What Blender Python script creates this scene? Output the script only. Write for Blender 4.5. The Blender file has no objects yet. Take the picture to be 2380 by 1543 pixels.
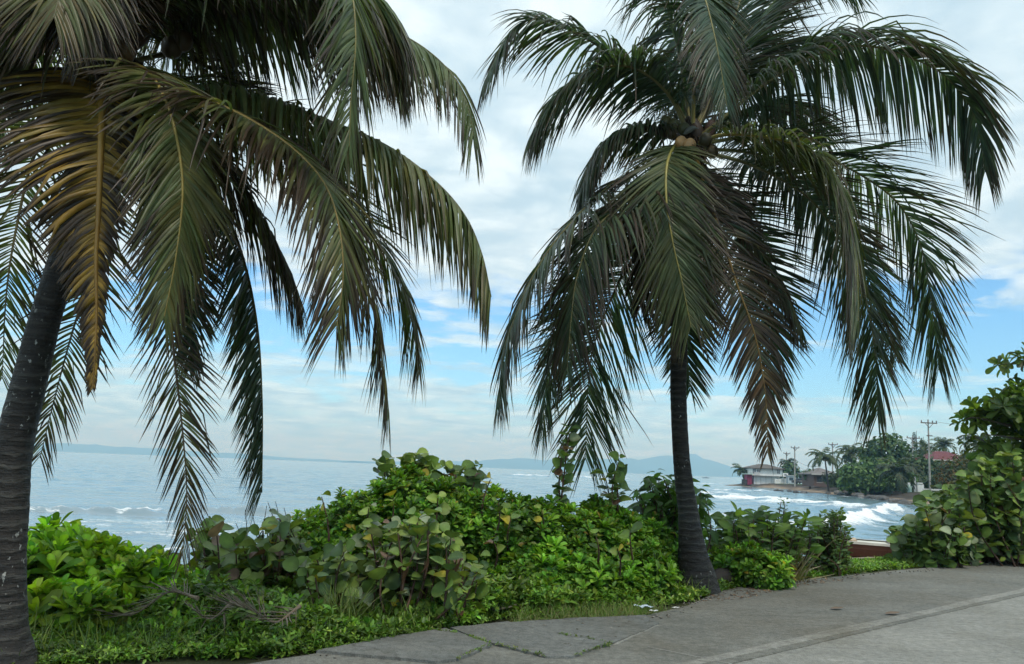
import bpy, math, random
import numpy as np
from math import radians, pi, sin, cos, tan

SC = bpy.context.scene
COL = SC.collection
Z3 = np.array([0., 0., 1.])

# ------------------------------------------------------------------ camera geometry (photo measured on a 2380 x 1543 grid)
FPX = 1868.0
CAMZ = 1.5
TH, RO = radians(9.63), radians(2.16)
_F = np.array([0, cos(TH), sin(TH)]); _R0 = np.array([1., 0, 0]); _U0 = np.array([0, -sin(TH), cos(TH)])
_R = _R0 * cos(RO) + _U0 * sin(RO)
_U = _U0 * cos(RO) - _R0 * sin(RO)
CAM = np.array([0., 0., CAMZ])

def ray(px, py):
    return _F + _R * ((px - 1190) / FPX) - _U * ((py - 771.5) / FPX)
def P(px, py, Y):
    d = ray(px, py); return CAM + d * (Y / d[1])
def G(px, py, z=0.0):
    d = ray(px, py); return CAM + d * ((z - CAMZ) / d[2])
def horizon(px):
    return 1043.4 + px * 0.0377

# ------------------------------------------------------------------ objects
ORG = {}
def tag(o, label=None, cat=None, group=None, kind=None):
    if label: o['label'] = label
    if cat: o['category'] = cat
    if group: o['group'] = group
    if kind: o['kind'] = kind
    return o
def thing(name, label, cat, loc, group=None):
    o = bpy.data.objects.new(name, None); COL.objects.link(o)
    o.location = [float(v) for v in loc]; o.empty_display_size = 0.2
    ORG[o.name] = np.array([float(v) for v in loc])
    return tag(o, label, cat, group)

def nrm(v):
    return v / np.maximum(np.linalg.norm(v, axis=-1, keepdims=True), 1e-9)

class MB:
    def __init__(self):
        self.v = []; self.q = []; self.t = []; self.c = []; self.n = 0; self.ng = []
    def add(self, v, q=None, t=None, c=(1, 1, 1)):
        v = np.asarray(v, float).reshape(-1, 3)
        c = np.asarray(c, float)
        if c.ndim == 1: c = np.tile(c[:3], (len(v), 1))
        self.v.append(v); self.c.append(c[:, :3])
        if q is not None and len(q): self.q.append(np.asarray(q, int).reshape(-1, 4) + self.n)
        if t is not None and len(t): self.t.append(np.asarray(t, int).reshape(-1, 3) + self.n)
        self.n += len(v)
    def poly(self, pts, c=(1, 1, 1)):
        self.v.append(np.asarray(pts, float)); self.c.append(np.tile(np.asarray(c, float), (len(pts), 1)))
        self.ng.append(list(range(self.n, self.n + len(pts)))); self.n += len(pts)
    def box(self, c, s, col=(1, 1, 1), rz=0.0, taper=1.0):
        x, y, z = np.array(s) / 2.0
        v = np.array([[-x, -y, -z], [x, -y, -z], [x, y, -z], [-x, y, -z],
                      [-x * taper, -y * taper, z], [x * taper, -y * taper, z], [x * taper, y * taper, z], [-x * taper, y * taper, z]])
        ca, sa = cos(rz), sin(rz)
        v = np.stack([v[:, 0] * ca - v[:, 1] * sa, v[:, 0] * sa + v[:, 1] * ca, v[:, 2]], 1) + np.array(c)
        self.add(v, [[0, 3, 2, 1], [4, 5, 6, 7], [0, 1, 5, 4], [1, 2, 6, 5], [2, 3, 7, 6], [3, 0, 4, 7]], c=col)
    def tube(self, pts, r, n=8, c=(1, 1, 1), cap=True):
        pts = np.asarray(pts, float); m = len(pts)
        r = np.broadcast_to(np.asarray(r, float), (m,)) if np.ndim(r) < 2 else np.asarray(r, float)
        T = nrm(np.gradient(pts, axis=0))
        a = np.array([1., 0, 0]) if abs(T[0][0]) < 0.8 else np.array([0, 1., 0])
        N = nrm(a - T[0] * (a @ T[0])); rows = []
        th = np.linspace(0, 2 * pi, n, endpoint=False)
        for i in range(m):
            N = nrm(N - T[i] * (N @ T[i])); B = np.cross(T[i], N)
            ri = r[i] if np.ndim(r) == 1 else r[i][:, None]
            rows.append(pts[i] + (np.cos(th)[:, None] * N + np.sin(th)[:, None] * B) * ri)
        v = np.concatenate(rows)
        i = np.arange(m - 1)[:, None] * n; j = np.arange(n)[None]; j2 = (j + 1) % n
        q = np.stack([i + j, i + j2, i + n + j2, i + n + j], -1).reshape(-1, 4)
        cc = np.asarray(c, float)
        if cc.ndim == 2: cc = np.repeat(cc, n, 0)
        self.add(v, q, c=cc)
        if cap:
            for k, s in ((0, 1), (m - 1, -1)):
                self.poly(rows[k][::-s] if s > 0 else rows[k], cc[0] if cc.ndim == 2 else cc)
    def build(self, name, mat, parent=None, smooth=True):
        me = bpy.data.meshes.new(name)
        V = np.concatenate(self.v); C = np.concatenate(self.c)
        org = None; p = parent
        if parent is not None:
            org = ORG[parent.name]; V = V - org
        q = np.concatenate(self.q) if self.q else np.zeros((0, 4), int)
        t = np.concatenate(self.t) if self.t else np.zeros((0, 3), int)
        loops = np.concatenate([q.ravel(), t.ravel()] + [np.array(g, int) for g in self.ng])
        tot = np.concatenate([np.full(len(q), 4), np.full(len(t), 3), np.array([len(g) for g in self.ng], int)]).astype(int)
        st = np.concatenate([[0], np.cumsum(tot)[:-1]]).astype(int)
        me.vertices.add(len(V)); me.vertices.foreach_set('co', V.astype(np.float32).ravel())
        me.loops.add(len(loops)); me.loops.foreach_set('vertex_index', loops.astype(np.int32))
        me.polygons.add(len(tot)); me.polygons.foreach_set('loop_start', st.astype(np.int32))
        me.polygons.foreach_set('use_smooth', np.full(len(tot), smooth))
        at = me.color_attributes.new('tint', 'FLOAT_COLOR', 'POINT')
        at.data.foreach_set('color', np.concatenate([C, np.ones((len(C), 1))], 1).astype(np.float32).ravel())
        me.update(calc_edges=True); me.validate()
        me.materials.append(mat)
        o = bpy.data.objects.new(name, me); COL.objects.link(o)
        if parent is not None:
            o.parent = parent; ORG[o.name] = org
        else:
            ORG[o.name] = np.zeros(3)
        return o

# ------------------------------------------------------------------ materials
def newmat(name):
    m = bpy.data.materials.new(name); m.use_nodes = True
    nt = m.node_tree; nt.nodes.clear()
    out = nt.nodes.new('ShaderNodeOutputMaterial')
    return m, nt, out
def nd(nt, t, **kw):
    n = nt.nodes.new(t)
    for k, v in kw.items(): setattr(n, k, v)
    return n
def noise(nt, scale, detail=4, rough=0.55, vec=None, dist=0.0):
    n = nd(nt, 'ShaderNodeTexNoise'); n.inputs['Scale'].default_value = scale
    n.inputs['Detail'].default_value = detail; n.inputs['Roughness'].default_value = rough
    n.inputs['Distortion'].default_value = dist
    if vec is not None: nt.links.new(vec, n.inputs['Vector'])
    return n.outputs['Fac']
def ramp(nt, fac, stops):
    r = nd(nt, 'ShaderNodeValToRGB'); e = r.color_ramp.elements
    while len(e) < len(stops): e.new(0.5)
    for i, (p, c) in enumerate(stops):
        e[i].position = p; e[i].color = (c, c, c, 1) if np.isscalar(c) else (*c, 1)
    nt.links.new(fac, r.inputs[0]); return r.outputs[0]
def mixc(nt, fac, a, b, mode='MIX'):
    m = nd(nt, 'ShaderNodeMix', data_type='RGBA', blend_type=mode)
    for sock, val in ((m.inputs[0], fac), (m.inputs[6], a), (m.inputs[7], b)):
        if hasattr(val, 'links'): nt.links.new(val, sock)
        elif np.isscalar(val): sock.default_value = val
        else: sock.default_value = (*val, 1)
    return m.outputs[2]
def mth(nt, op, a, b=0.0, c=None, clamp=False):
    m = nd(nt, 'ShaderNodeMath', operation=op); m.use_clamp = clamp
    for i, val in enumerate((a, b) if c is None else (a, b, c)):
        if hasattr(val, 'links'): nt.links.new(val, m.inputs[i])
        else: m.inputs[i].default_value = val
    return m.outputs[0]
def mapping(nt, vec, scale=(1, 1, 1), rot=(0, 0, 0)):
    m = nd(nt, 'ShaderNodeMapping'); m.inputs['Scale'].default_value = scale; m.inputs['Rotation'].default_value = rot
    nt.links.new(vec, m.inputs['Vector']); return m.outputs[0]
def bump(nt, h, strength=0.3, dist=0.02):
    b = nd(nt, 'ShaderNodeBump'); b.inputs['Strength'].default_value = strength; b.inputs['Distance'].default_value = dist
    nt.links.new(h, b.inputs['Height']); return b.outputs[0]
def principled(nt, col, rough=0.5, spec=0.5, normal=None):
    p = nd(nt, 'ShaderNodeBsdfPrincipled')
    for k, val in (('Base Color', col), ('Roughness', rough), ('Specular IOR Level', spec)):
        s = p.inputs[k]
        if hasattr(val, 'links'): nt.links.new(val, s)
        elif np.isscalar(val): s.default_value = val
        else: s.default_value = (*val, 1)
    if normal is not None: nt.links.new(normal, p.inputs['Normal'])
    return p
def attr(nt):
    return nd(nt, 'ShaderNodeAttribute', attribute_name='tint').outputs['Color']
def geo(nt):
    return nd(nt, 'ShaderNodeNewGeometry').outputs['Position']

def leaf_mat(name, rough=0.4, trans=0.25, tcol=(1.5, 1.6, 0.7), spec=0.5, var=6.0):
    m, nt, out = newmat(name)
    c = attr(nt)
    v = noise(nt, var, 3, 0.6, geo(nt))
    c = mixc(nt, 1.0, c, ramp(nt, v, [(0.3, 0.72), (0.7, 1.25)]), 'MULTIPLY')
    p = principled(nt, c, rough, spec)
    tr = nd(nt, 'ShaderNodeBsdfTranslucent')
    nt.links.new(mixc(nt, 1.0, c, tcol, 'MULTIPLY'), tr.inputs[0])
    ms = nd(nt, 'ShaderNodeMixShader'); ms.inputs[0].default_value = trans
    nt.links.new(p.outputs[0], ms.inputs[1]); nt.links.new(tr.outputs[0], ms.inputs[2])
    nt.links.new(ms.outputs[0], out.inputs[0]); return m
def tint_mat(name, rough=0.6, spec=0.4, var=3.0, lo=0.75, hi=1.2, bs=0.0, bscale=20.0):
    m, nt, out = newmat(name)
    v = noise(nt, var, 5, 0.6, geo(nt))
    c = mixc(nt, 1.0, attr(nt), ramp(nt, v, [(0.3, lo), (0.7, hi)]), 'MULTIPLY')
    n = bump(nt, noise(nt, bscale, 5, 0.6, geo(nt)), bs, 0.02) if bs else None
    nt.links.new(principled(nt, c, rough, spec, n).outputs[0], out.inputs[0]); return m

M = {}
M['palm'] = leaf_mat('palm_leaflet', 0.40, 0.34, (1.6, 1.8, 0.7), 0.4, 5.0)
M['rib'] = tint_mat('palm_midrib', 0.45, 0.4, 5)
M['glossy'] = leaf_mat('glossy_leaf', 0.48, 0.32, (1.7, 1.7, 0.55), 0.3, 4.0)
M['grape'] = leaf_mat('sea_grape_leaf', 0.48, 0.22, (1.6, 1.5, 0.6), 0.3, 9.0)
M['weed'] = leaf_mat('weed_leaf', 0.45, 0.28, (1.6, 1.6, 0.6), 0.4, 3.0)
M['far'] = leaf_mat('far_foliage', 0.55, 0.2, (1.5, 1.5, 0.6), 0.3, 0.6)
M['stem'] = tint_mat('woody_stem', 0.7, 0.3, 12)
M['dry'] = tint_mat('dry_leaf', 0.6, 0.3, 6)
M['paint'] = tint_mat('painted_wall', 0.7, 0.3, 0.5, 0.8, 1.08)
M['wood'] = tint_mat('weathered_wood', 0.7, 0.3, 2.0, 0.7, 1.2)
M['metal'] = tint_mat('painted_metal', 0.45, 0.5, 1.0)
M['rock'] = tint_mat('rock_face', 0.85, 0.2, 2.0, 0.6, 1.3, 0.6, 3.0)
M['nut'] = tint_mat('coconut_husk', 0.5, 0.4, 18, 0.8, 1.15)
def trunk_mat():
    m, nt, out = newmat('palm_bark')
    g = geo(nt)
    st = mapping(nt, g, (1.2, 1.2, 9))
    a = noise(nt, 5, 6, 0.65, st); b = noise(nt, 1.6, 4, 0.6, g); s = noise(nt, 26, 3, 0.6, mapping(nt, g, (1, 1, 0.6)))
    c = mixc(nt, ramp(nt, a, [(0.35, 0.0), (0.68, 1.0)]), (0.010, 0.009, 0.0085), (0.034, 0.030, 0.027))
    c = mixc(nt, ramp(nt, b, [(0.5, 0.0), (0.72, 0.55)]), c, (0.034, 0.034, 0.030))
    wv = nd(nt, 'ShaderNodeTexWave', wave_type='BANDS', bands_direction='Z'); wv.inputs['Scale'].default_value = 3.3; wv.inputs['Distortion'].default_value = 4.5; wv.inputs['Detail'].default_value = 5; wv.inputs['Detail Scale'].default_value = 1.5; nt.links.new(g, wv.inputs['Vector'])
    c = mixc(nt, ramp(nt, wv.outputs['Fac'], [(0.0, .6), (.12, 0.)]), c, (.006, .005, .005))
    c = mixc(nt, mth(nt, 'MULTIPLY', ramp(nt, wv.outputs['Fac'], [(0.80, 0.), (.97, .4)]), ramp(nt, b, [(.4, 0.), (.6, 1.)])), c, (.13, .125, .11))
    li = mth(nt, 'MULTIPLY', ramp(nt, s, [(0.635, 0.0), (0.67, .7)]), ramp(nt, noise(nt, 2.3, 2, 0.5, g), [(0.48, 0.0), (0.6, 1.0)]))
    c = mixc(nt, li, c, (0.42, 0.43, 0.40))
    h = mth(nt, 'ADD', mth(nt, 'ADD', a, mth(nt, 'MULTIPLY', wv.outputs['Fac'], .35)), mth(nt, 'MULTIPLY', noise(nt, 40, 4, 0.6, g), 0.5))
    nt.links.new(principled(nt, c, 0.6, 0.4, bump(nt, h, 0.9, 0.03)).outputs[0], out.inputs[0]); return m
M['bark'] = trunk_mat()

# ------------------------------------------------------------------ curves and fronds
def catmull(pts, m):
    p = np.asarray(pts, float)
    p = np.vstack([2 * p[0] - p[1], p, 2 * p[-1] - p[-2]])
    out = []
    for i in range(1, len(p) - 2):
        t = np.linspace(0, 1, 14, endpoint=False)[:, None]
        a, b, c, d = p[i - 1], p[i], p[i + 1], p[i + 2]
        out.append(0.5 * (2 * b + (c - a) * t + (2 * a - 5 * b + 4 * c - d) * t ** 2 + (3 * b - a - 3 * c + d) * t ** 3))
    out.append(p[-2][None]); q = np.vstack(out)
    L = np.concatenate([[0], np.cumsum(np.linalg.norm(np.diff(q, axis=0), axis=1))])
    s = np.linspace(0, L[-1], m)
    return np.stack([np.interp(s, L, q[:, k]) for k in range(3)], 1), L[-1]

def frond_geom(lm, rm, pts, leaf=0.85, n=85, droop=0.8, v0=0.15, v1=-0.3, a0=68, a1=22, width=0.042, k=6,
               green=(0.05, 0.075, 0.03), old=(0.105, 0.095, 0.032), age=0.2, tipbrown=0.5, ribc=(0.20, 0.17, 0.05), rr=0.028,
               bare=0.12, sl=1.0, sr=1.0, twist=0.0, lscale=1.5, lprof=None, seed=0, endbrown=0.0, fold=0.35, ragged=0.2):
    rng = np.random.default_rng(seed)
    if k >= 6: n = int(n * 2.0); leaf = leaf * lscale; width = width * 0.84; a1 = a1 + 6; a0 = a0 + 6
    Mx = 70
    C, Ln = catmull(pts, Mx)
    T = nrm(np.gradient(C, axis=0))
    N = Z3 - T[0] * (T[0] @ Z3)
    if np.linalg.norm(N) < 0.1: N = np.array([0, 1., 0])
    N = nrm(N); Ns = []
    for i in range(Mx):
        N = nrm(N - T[i] * (N @ T[i])); Ns.append(N)
    Ns = np.array(Ns); S = np.cross(T, Ns)
    tw = np.linspace(0, twist, Mx)[:, None]
    Ns, S = Ns * np.cos(tw) + S * np.sin(tw), S * np.cos(tw) - Ns * np.sin(tw)
    ts = np.linspace(0, 1, Mx)
    # midrib
    rad = rr * (0.12 + 0.88 * (1 - ts) ** 1.1) * np.where(ts < 0.06, 1.0 + (0.06 - ts) * 8, 1.0)
    rc = np.outer(1 - 0.35 * ts, np.array(ribc)) if endbrown < 0.5 else np.array(ribc)[None] * (1 - ts[:, None] * 0.6)
    rm.tube(C, rad, 6, rc)
    for side, sc in ((1, sl), (-1, sr)):
        if sc <= 0.02: continue
        t = np.linspace(bare, 0.995, n) + rng.normal(0, 0.25 / n, n)
        t = np.clip(t[rng.random(n) > 0.03], 0, 1); m = len(t)
        x = t * (Mx - 1); i0 = np.clip(x.astype(int), 0, Mx - 2); fr = (x - i0)[:, None]
        lerp = lambda A: A[i0] * (1 - fr) + A[i0 + 1] * fr
        p = lerp(C); tt = nrm(lerp(T)); nn = nrm(lerp(Ns)); ss = nrm(lerp(S)) * side
        u = (t - bare) / (1 - bare)
        ph = rng.random(4) * 6.28
        clump = 0.5 * np.sin(u * 37 + ph[0]) + 0.35 * np.sin(u * 71 + ph[1]) + 0.3 * np.sin(u * 17 + ph[2])
        ang = np.radians(a0 + (a1 - a0) * u ** 1.3) + 0.10 * clump + rng.normal(0, 0.05, m)
        vv = v0 + (v1 - v0) * u + 0.13 * np.roll(clump, 3) + rng.normal(0, 0.09, m)
        d0 = tt * np.cos(ang)[:, None] + (ss * np.cos(vv)[:, None] + nn * np.sin(vv)[:, None]) * np.sin(ang)[:, None]
        ll = leaf * sc * np.interp(u, [0, 0.1, 0.35, 0.6, 0.85, 1], lprof or [0.5, 0.8, 1.0, 0.95, 0.68, 0.42]) * (1 + rng.normal(0, 0.06, m))
        brk = rng.random(m) < ragged; ll = np.where(brk, ll * rng.uniform(0.45, 0.9, m), ll)
        dr = np.clip(droop * (1 + 0.22 * np.roll(clump, 7) + rng.normal(0, 0.16, m)), 0, 5)
        kink = np.where(rng.random(m) < .10, rng.integers(1, k, m), 99)
        ds = []; pos = [p]
        wp = np.interp(np.linspace(0, 1, k + 1), [0, 0.12, 0.4, 0.7, 0.9, 1], [0.6, 1.0, 0.95, 0.62, 0.30, 0.05])
        for i in range(k):
            w = dr * ((i + 0.4) / k) ** 0.95 + np.where(i >= kink, 1.6, 0.0)
            d = nrm(d0 + np.array([0, 0, -1.0]) * w[:, None] + rng.normal(0, 0.025, (m, 3)))
            ds.append(d); pos.append(pos[-1] + d * (ll / k)[:, None])
        ds.append(ds[-1])
        D = np.stack(ds, 1); Q = np.stack(pos, 1)                       # m,k+1,3
        W = nrm(np.cross(D, nn[:, None, :]) + 1e-6)
        Nb = np.cross(W, D)
        rot = rng.normal(0, 0.45, m)[:, None, None]
        W, Nb = W * np.cos(rot) + Nb * np.sin(rot), Nb * np.cos(rot) - W * np.sin(rot)
        wd = (width * (0.75 + 0.4 * rng.random(m)))[:, None] * wp[None] * np.interp(u, [0, 0.15, 0.8, 1], [0.6, 1, 0.85, 0.5])[:, None]
        wd = wd[..., None] * 0.5
        V = np.stack([Q - W * wd - Nb * wd * fold, Q + Nb * wd * fold, Q + W * wd - Nb * wd * fold], 2)   # m,k+1,3,3
        # colour
        g = np.array(green)[None] * (0.75 + 0.5 * rng.random(m))[:, None]
        o_ = np.array(old)[None] * (0.6 + 0.7 * rng.random(m))[:, None]
        ag = np.clip(age - .06 + 0.16 * clump + rng.normal(0, 0.16, m) + endbrown * u ** 2, 0, 1)[:, None]
        cb = g * (1 - ag) + o_ * ag
        tb = np.clip((np.linspace(0, 1, k + 1)[None] - (1.05 - tipbrown * (0.5 + rng.random(m))[:, None])) * 2.5, 0, 1)[..., None]
        br = np.array([0.050, 0.034, 0.022])[None, None] * (0.6 + 0.8 * rng.random(m))[:, None, None]
        cc = cb[:, None] * (1 - tb) + br * tb
        cc = np.repeat(cc[:, :, None, :], 3, 2)
        base = np.arange(m)[:, None, None] * (3 * (k + 1)); r_ = np.arange(k)[None, :, None] * 3; c_ = np.arange(2)[None, None]
        a = base + r_ + c_
        q = np.stack([a, a + 1, a + 4, a + 3], -1).reshape(-1, 4)
        lm.add(V.reshape(-1, 3), q, c=cc.reshape(-1, 3))

def palm_trunk(root, line, seed):
    C, Ln = catmull([l[:3] for l in line], 150)
    s = np.linspace(0, 1, len(line)); 
    seg = np.concatenate([[0], np.cumsum([np.linalg.norm(np.array(line[i + 1][:3]) - np.array(line[i][:3])) for i in range(len(line) - 1)])])
    r = np.interp(np.linspace(0, seg[-1], 150), seg, [l[3] for l in line])
    rng = np.random.default_rng(seed)
    n = 28; th = np.linspace(0, 2 * pi, n, endpoint=False)
    L = np.linspace(0, Ln, 150)
    ring = np.abs(((L / 0.085 + 0.6 * np.sin(L * 3.1) + .4 * np.sin(L * 7.7)) % 1.0) - 0.5) * 2
    rr = r[:, None] * (1 + 0.022 * (ring[:, None] - 0.5) + 0.03 * np.sin(2 * th[None] + L[:, None] * 2.1) + 0.02 * np.sin(5 * th[None] - L[:, None] * 5) + rng.normal(0, 0.008, (150, n)))
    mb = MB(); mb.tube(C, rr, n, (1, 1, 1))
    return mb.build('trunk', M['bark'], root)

def ico(center, rad, c, mb, seed=0, nu=12, nv=8, rough=0.06):
    rng = np.random.default_rng(seed)
    u = np.linspace(0, 2 * pi, nu, endpoint=False); v = np.linspace(0.001, pi - 0.001, nv)
    U, V = np.meshgrid(u, v)
    ph = rng.random(6) * 6.28
    k = 1 + rough * (np.sin(2 * U + ph[0]) * np.sin(V * 2 + ph[1]) + np.sin(3 * U + ph[2]) * np.sin(V * 3 + ph[3])) * np.sin(V)
    R = np.broadcast_to(np.asarray(rad, float), (3,))
    X = np.stack([np.cos(U) * np.sin(V) * R[0] * k, np.sin(U) * np.sin(V) * R[1] * k, np.cos(V) * R[2] * k], -1).reshape(-1, 3) + np.asarray(center)
    i = np.arange(nv - 1)[:, None] * nu; j = np.arange(nu)[None]; j2 = (j + 1) % nu
    q = np.stack([i + j, i + nu + j, i + nu + j2, i + j2], -1).reshape(-1, 4)
    mb.add(X, q, c=c)

def spathe(root, a, b, r, c=(0.06, 0.04, 0.03)):
    a = np.array(a); b = np.array(b); mid = (a + b) / 2 + np.array([0, 0, 0.04])
    C, _ = catmull([a, mid, b], 16)
    t = np.linspace(0, 1, 16); mb = MB()
    mb.tube(C, r * (0.25 + 0.9 * np.sin(pi * t ** 0.8)) * (1 - t ** 6 * 0.95), 8, c)
    return mb.build('spathe', M['dry'], root)

def fibre(root, c, rad, n, seed):
    rng = np.random.default_rng(seed); mb = MB()
    for i in range(n):
        d = nrm(rng.normal(0, 1, 3)); d[2] -= 0.25
        p0 = np.array(c) + nrm(d) * rad * rng.uniform(0.3, 0.8) * np.array([1, 1, 1.5])
        p1 = p0 + (d * 0.5 + np.array([0, 0, -0.5])) * rng.uniform(0.12, 0.5)
        pm = (p0 + p1) / 2 + rng.normal(0, 0.03, 3)
        w = rng.uniform(0.006, 0.022)
        cc = np.array([0.075, 0.045, 0.025]) * rng.uniform(0.4, 1.5)
        mb.tube([p0, pm, p1], [w, w * 0.8, w * 0.25], 4, cc, cap=False)
    ico(c, (rad * 0.9, rad * 0.9, rad * 1.5), (0.03, 0.02, 0.014), mb, seed, 16, 12, 0.15)
    return mb.build('fibre_sheath', M['dry'], root)

def build_palm(name, label, base, line, crown, fronds, D, seed, defaults):
    root = thing(name, label, 'palm tree', base, 'coconut palms on the verge')
    palm_trunk(root, line, seed)
    for i, (pts, kw) in enumerate(fronds):
        lm, rm = MB(), MB()
        a = dict(defaults); a.update(kw); a['seed'] = seed * 100 + i
        lab = a.pop('label', None)
        frond_geom(lm, rm, [P(p[0], p[1], D + p[2]) for p in pts], **a)
        f = lm.build('frond', M['palm'], root)
        if lab: f['label'] = lab
        rm.build('midrib', M['rib'], f)
    return root

# ---- right palm
DR = 10.7
gb = G(1618, 1374)
GR = (0.056, 0.094, 0.056); YG = (0.078, 0.108, 0.044)
right_fronds = [
 ([(1598,290,0.1),(1555,215,.1),(1502,161,.1),(1432,133,0),(1358,87,0),(1277,50,-.1),(1235,46,-.1),(1185,75,-.2),(1125,190,-.2)], dict(leaf=.80,droop=1.1)),
 ([(1595,300,-.1),(1550,215,-.3),(1480,160,-.5),(1410,155,-.6),(1340,185,-.7),(1280,240,-.7),(1233,315,-.7)], dict(leaf=.85,droop=1.1)),
 ([(1598,330,0),(1530,305,-.1),(1455,303,-.2),(1400,335,-.25),(1368,385,-.3),(1352,440,-.3)], dict(leaf=.8,droop=1.4,sl=.9)),
 ([(1598,350,-.1),(1500,388,-.3),(1415,434,-.45),(1308,540,-.6),(1240,640,-.6),(1200,730,-.6),(1173,810,-.6),(1156,935,-.6)], dict(leaf=.8,droop=.7,tipbrown=.7)),
 ([(1600,352,-.3),(1560,385,-.6),(1482,449,-.9),(1386,531,-1.1),(1342,642,-1.1),(1328,740,-1.1),(1318,860,-1.1)], dict(leaf=.85,droop=1.2,age=.3,tipbrown=.8)),
 ([(1590,370,.2),(1500,440,.5),(1420,560,.6),(1335,680,.5),(1290,790,.4),(1272,880,.4),(1258,1010,.4)], dict(leaf=.75,droop=.5,v1=-.1)),
 ([(1600,375,.3),(1540,460,.9),(1480,560,1.1),(1440,650,1.1),(1395,758,1.1),(1370,860,1.1),(1360,1070,1.1)], dict(leaf=1.0,droop=.35,v1=0,a1=26,sl=1.1)),
 ([(1602,350,-.1),(1588,337,-.5),(1567,342,-.9),(1550,385,-1.2),(1549,466,-1.35),(1564,565,-1.4),(1584,650,-1.4),(1606,760,-1.4)], dict(leaf=.78,droop=.5,age=.35,ribc=(.30,.25,.06),green=YG,a0=48,bare=.2)),
 ([(1612,360,-.1),(1625,385,-.5),(1640,443,-.8),(1673,531,-1),(1709,650,-1.05),(1753,774,-1.1),(1775,885,-1.1),(1782,970,-1.1),(1785,1055,-1.1)], dict(lprof=[.6,.9,1,.85,.5,.3],leaf=.58,droop=.8,age=.42,old=(.13,.07,.028),endbrown=.55,tipbrown=1.0,ribc=(.30,.18,.04),label='browning old frond hanging below the coconuts')),
 ([(1615,365,.2),(1650,400,.7),(1705,480,1.0),(1749,562,1.1),(1779,641,1.1),(1791,730,1.1),(1792,818,1.1),(1791,925,1.1)], dict(leaf=.72,droop=.35,v1=0)),
 ([(1620,335,-.1),(1682,313,-.5),(1780,318,-.8),(1863,341,-1),(1925,385,-1.1),(1961,451,-1.15),(1983,531,-1.15),(1992,619,-1.1),(1995,745,-1.1)], dict(leaf=1.1,droop=.75,age=.25,ribc=(.34,.28,.07),green=YG,a0=75,a1=26,n=110,sl=1.0,sr=.9)),
 ([(1620,350,.1),(1750,385,.4),(1880,460,.5),(1960,570,.5),(2010,690,.5),(2031,796,.4),(2038,884,.4),(2040,965,.4)], dict(leaf=1.0,droop=.5,tipbrown=.6,n=95)),
 ([(1622,335,.2),(1750,320,.6),(1880,350,.9),(1990,400,1.0),(2085,470,1.0),(2140,570,.9),(2162,690,.9),(2176,780,.9),(2182,860,.9)], dict(leaf=1.1,droop=.55,n=105,v1=-.1,a1=18)),
 ([(1620,325,-.1),(1680,275,-.3),(1757,210,-.35),(1838,155,-.4),(1918,118,-.4),(1999,106,-.4),(2080,120,-.4),(2177,162,-.4),(2225,207,-.4),(2261,259,-.4),(2278,323,-.4),(2290,400,-.4)], dict(leaf=.98,droop=2.0,n=130,a1=16)),
 ([(1622,345,.3),(1760,360,.9),(1880,430,1.2),(1960,530,1.3),(2020,650,1.3),(2060,760,1.3),(2085,840,1.3)], dict(leaf=.72,droop=.5,n=75,v1=-.1)),
 ([(1620,300,.3),(1692,194,.7),(1757,136,.8),(1812,100,.9),(1886,86,.9),(1935,110,.9),(1965,180,.9)], dict(leaf=.9,droop=1.1)),
 ([(1610,310,-.1),(1612,200,-.3),(1608,80,-.6),(1612,-20,-.9),(1635,-10,-1.15),(1660,80,-1.3),(1677,170,-1.35),(1689,245,-1.35)], dict(leaf=.62,droop=.9,ribc=(.26,.22,.06),bare=.38)),
 ([(1612,310,.2),(1660,200,.4),(1700,70,.6),(1740,-60,.7),(1790,-170,.7)], dict(leaf=1.05,droop=.5,v0=.0,a0=75,n=95,rr=.035)),
 ([(1605,310,.1),(1588,180,.1),(1562,60,.1),(1530,-50,0),(1480,-130,0)], dict(leaf=1.0,droop=1.2,a0=75,n=95)),
 ([(1615,310,.1),(1680,180,.2),(1760,50,.2),(1850,-40,.1),(1930,-60,.1),(1990,-20,.1)], dict(leaf=.85,droop=.8)),
 ([(1605,360,.3),(1598,430,.9),(1592,560,1.1),(1588,700,1.1),(1598,830,1.1),(1604,910,1.1)], dict(leaf=.6,droop=.3,v1=0)),
 ([(1605,330,.3),(1650,200,.9),(1680,60,1.4),(1690,-70,1.8)], dict(leaf=1.0,droop=.4,v0=0,n=95)),
 ([(1600,365,.1),(1555,420,.3),(1520,500,.4),(1500,600,.4),(1485,700,.4)], dict(leaf=.7,droop=.5,age=.3,tipbrown=.9)),
 ([(1610,330,.2),(1700,270,.8),(1800,240,1.4),(1890,280,1.8),(1920,340,1.9)], dict(leaf=.85,droop=1.0)),
 ([(1605,375,-.2),(1590,420,-.6),(1585,500,-.8),(1590,600,-.85),(1597,700,-.85)], dict(leaf=.6,droop=.5,age=.4,tipbrown=.9,ribc=(.28,.22,.06))),
 ([(1615,370,0),(1660,420,-.2),(1720,500,-.2),(1770,590,-.1),(1830,690,0),(1860,760,0)], dict(leaf=.7,droop=.7,age=.35,tipbrown=.8)),
]
line = [(*P(1622,1380,gb[1]),.31),(*P(1618,1340,gb[1]),.262),(*P(1610,1290,gb[1]),.192),(*P(1604,1240,gb[1]),.152),(*P(1599,1185,gb[1]),.128),(*P(1584,1070,gb[1]),.112),(*P(1578,950,gb[1]),.112),(*P(1577,850,gb[1]),.112),(*P(1581,720,10.65),.112),(*P(1588,560,DR),.115),(*P(1597,420,DR),.13),(*P(1605,330,DR),.13)]
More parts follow.
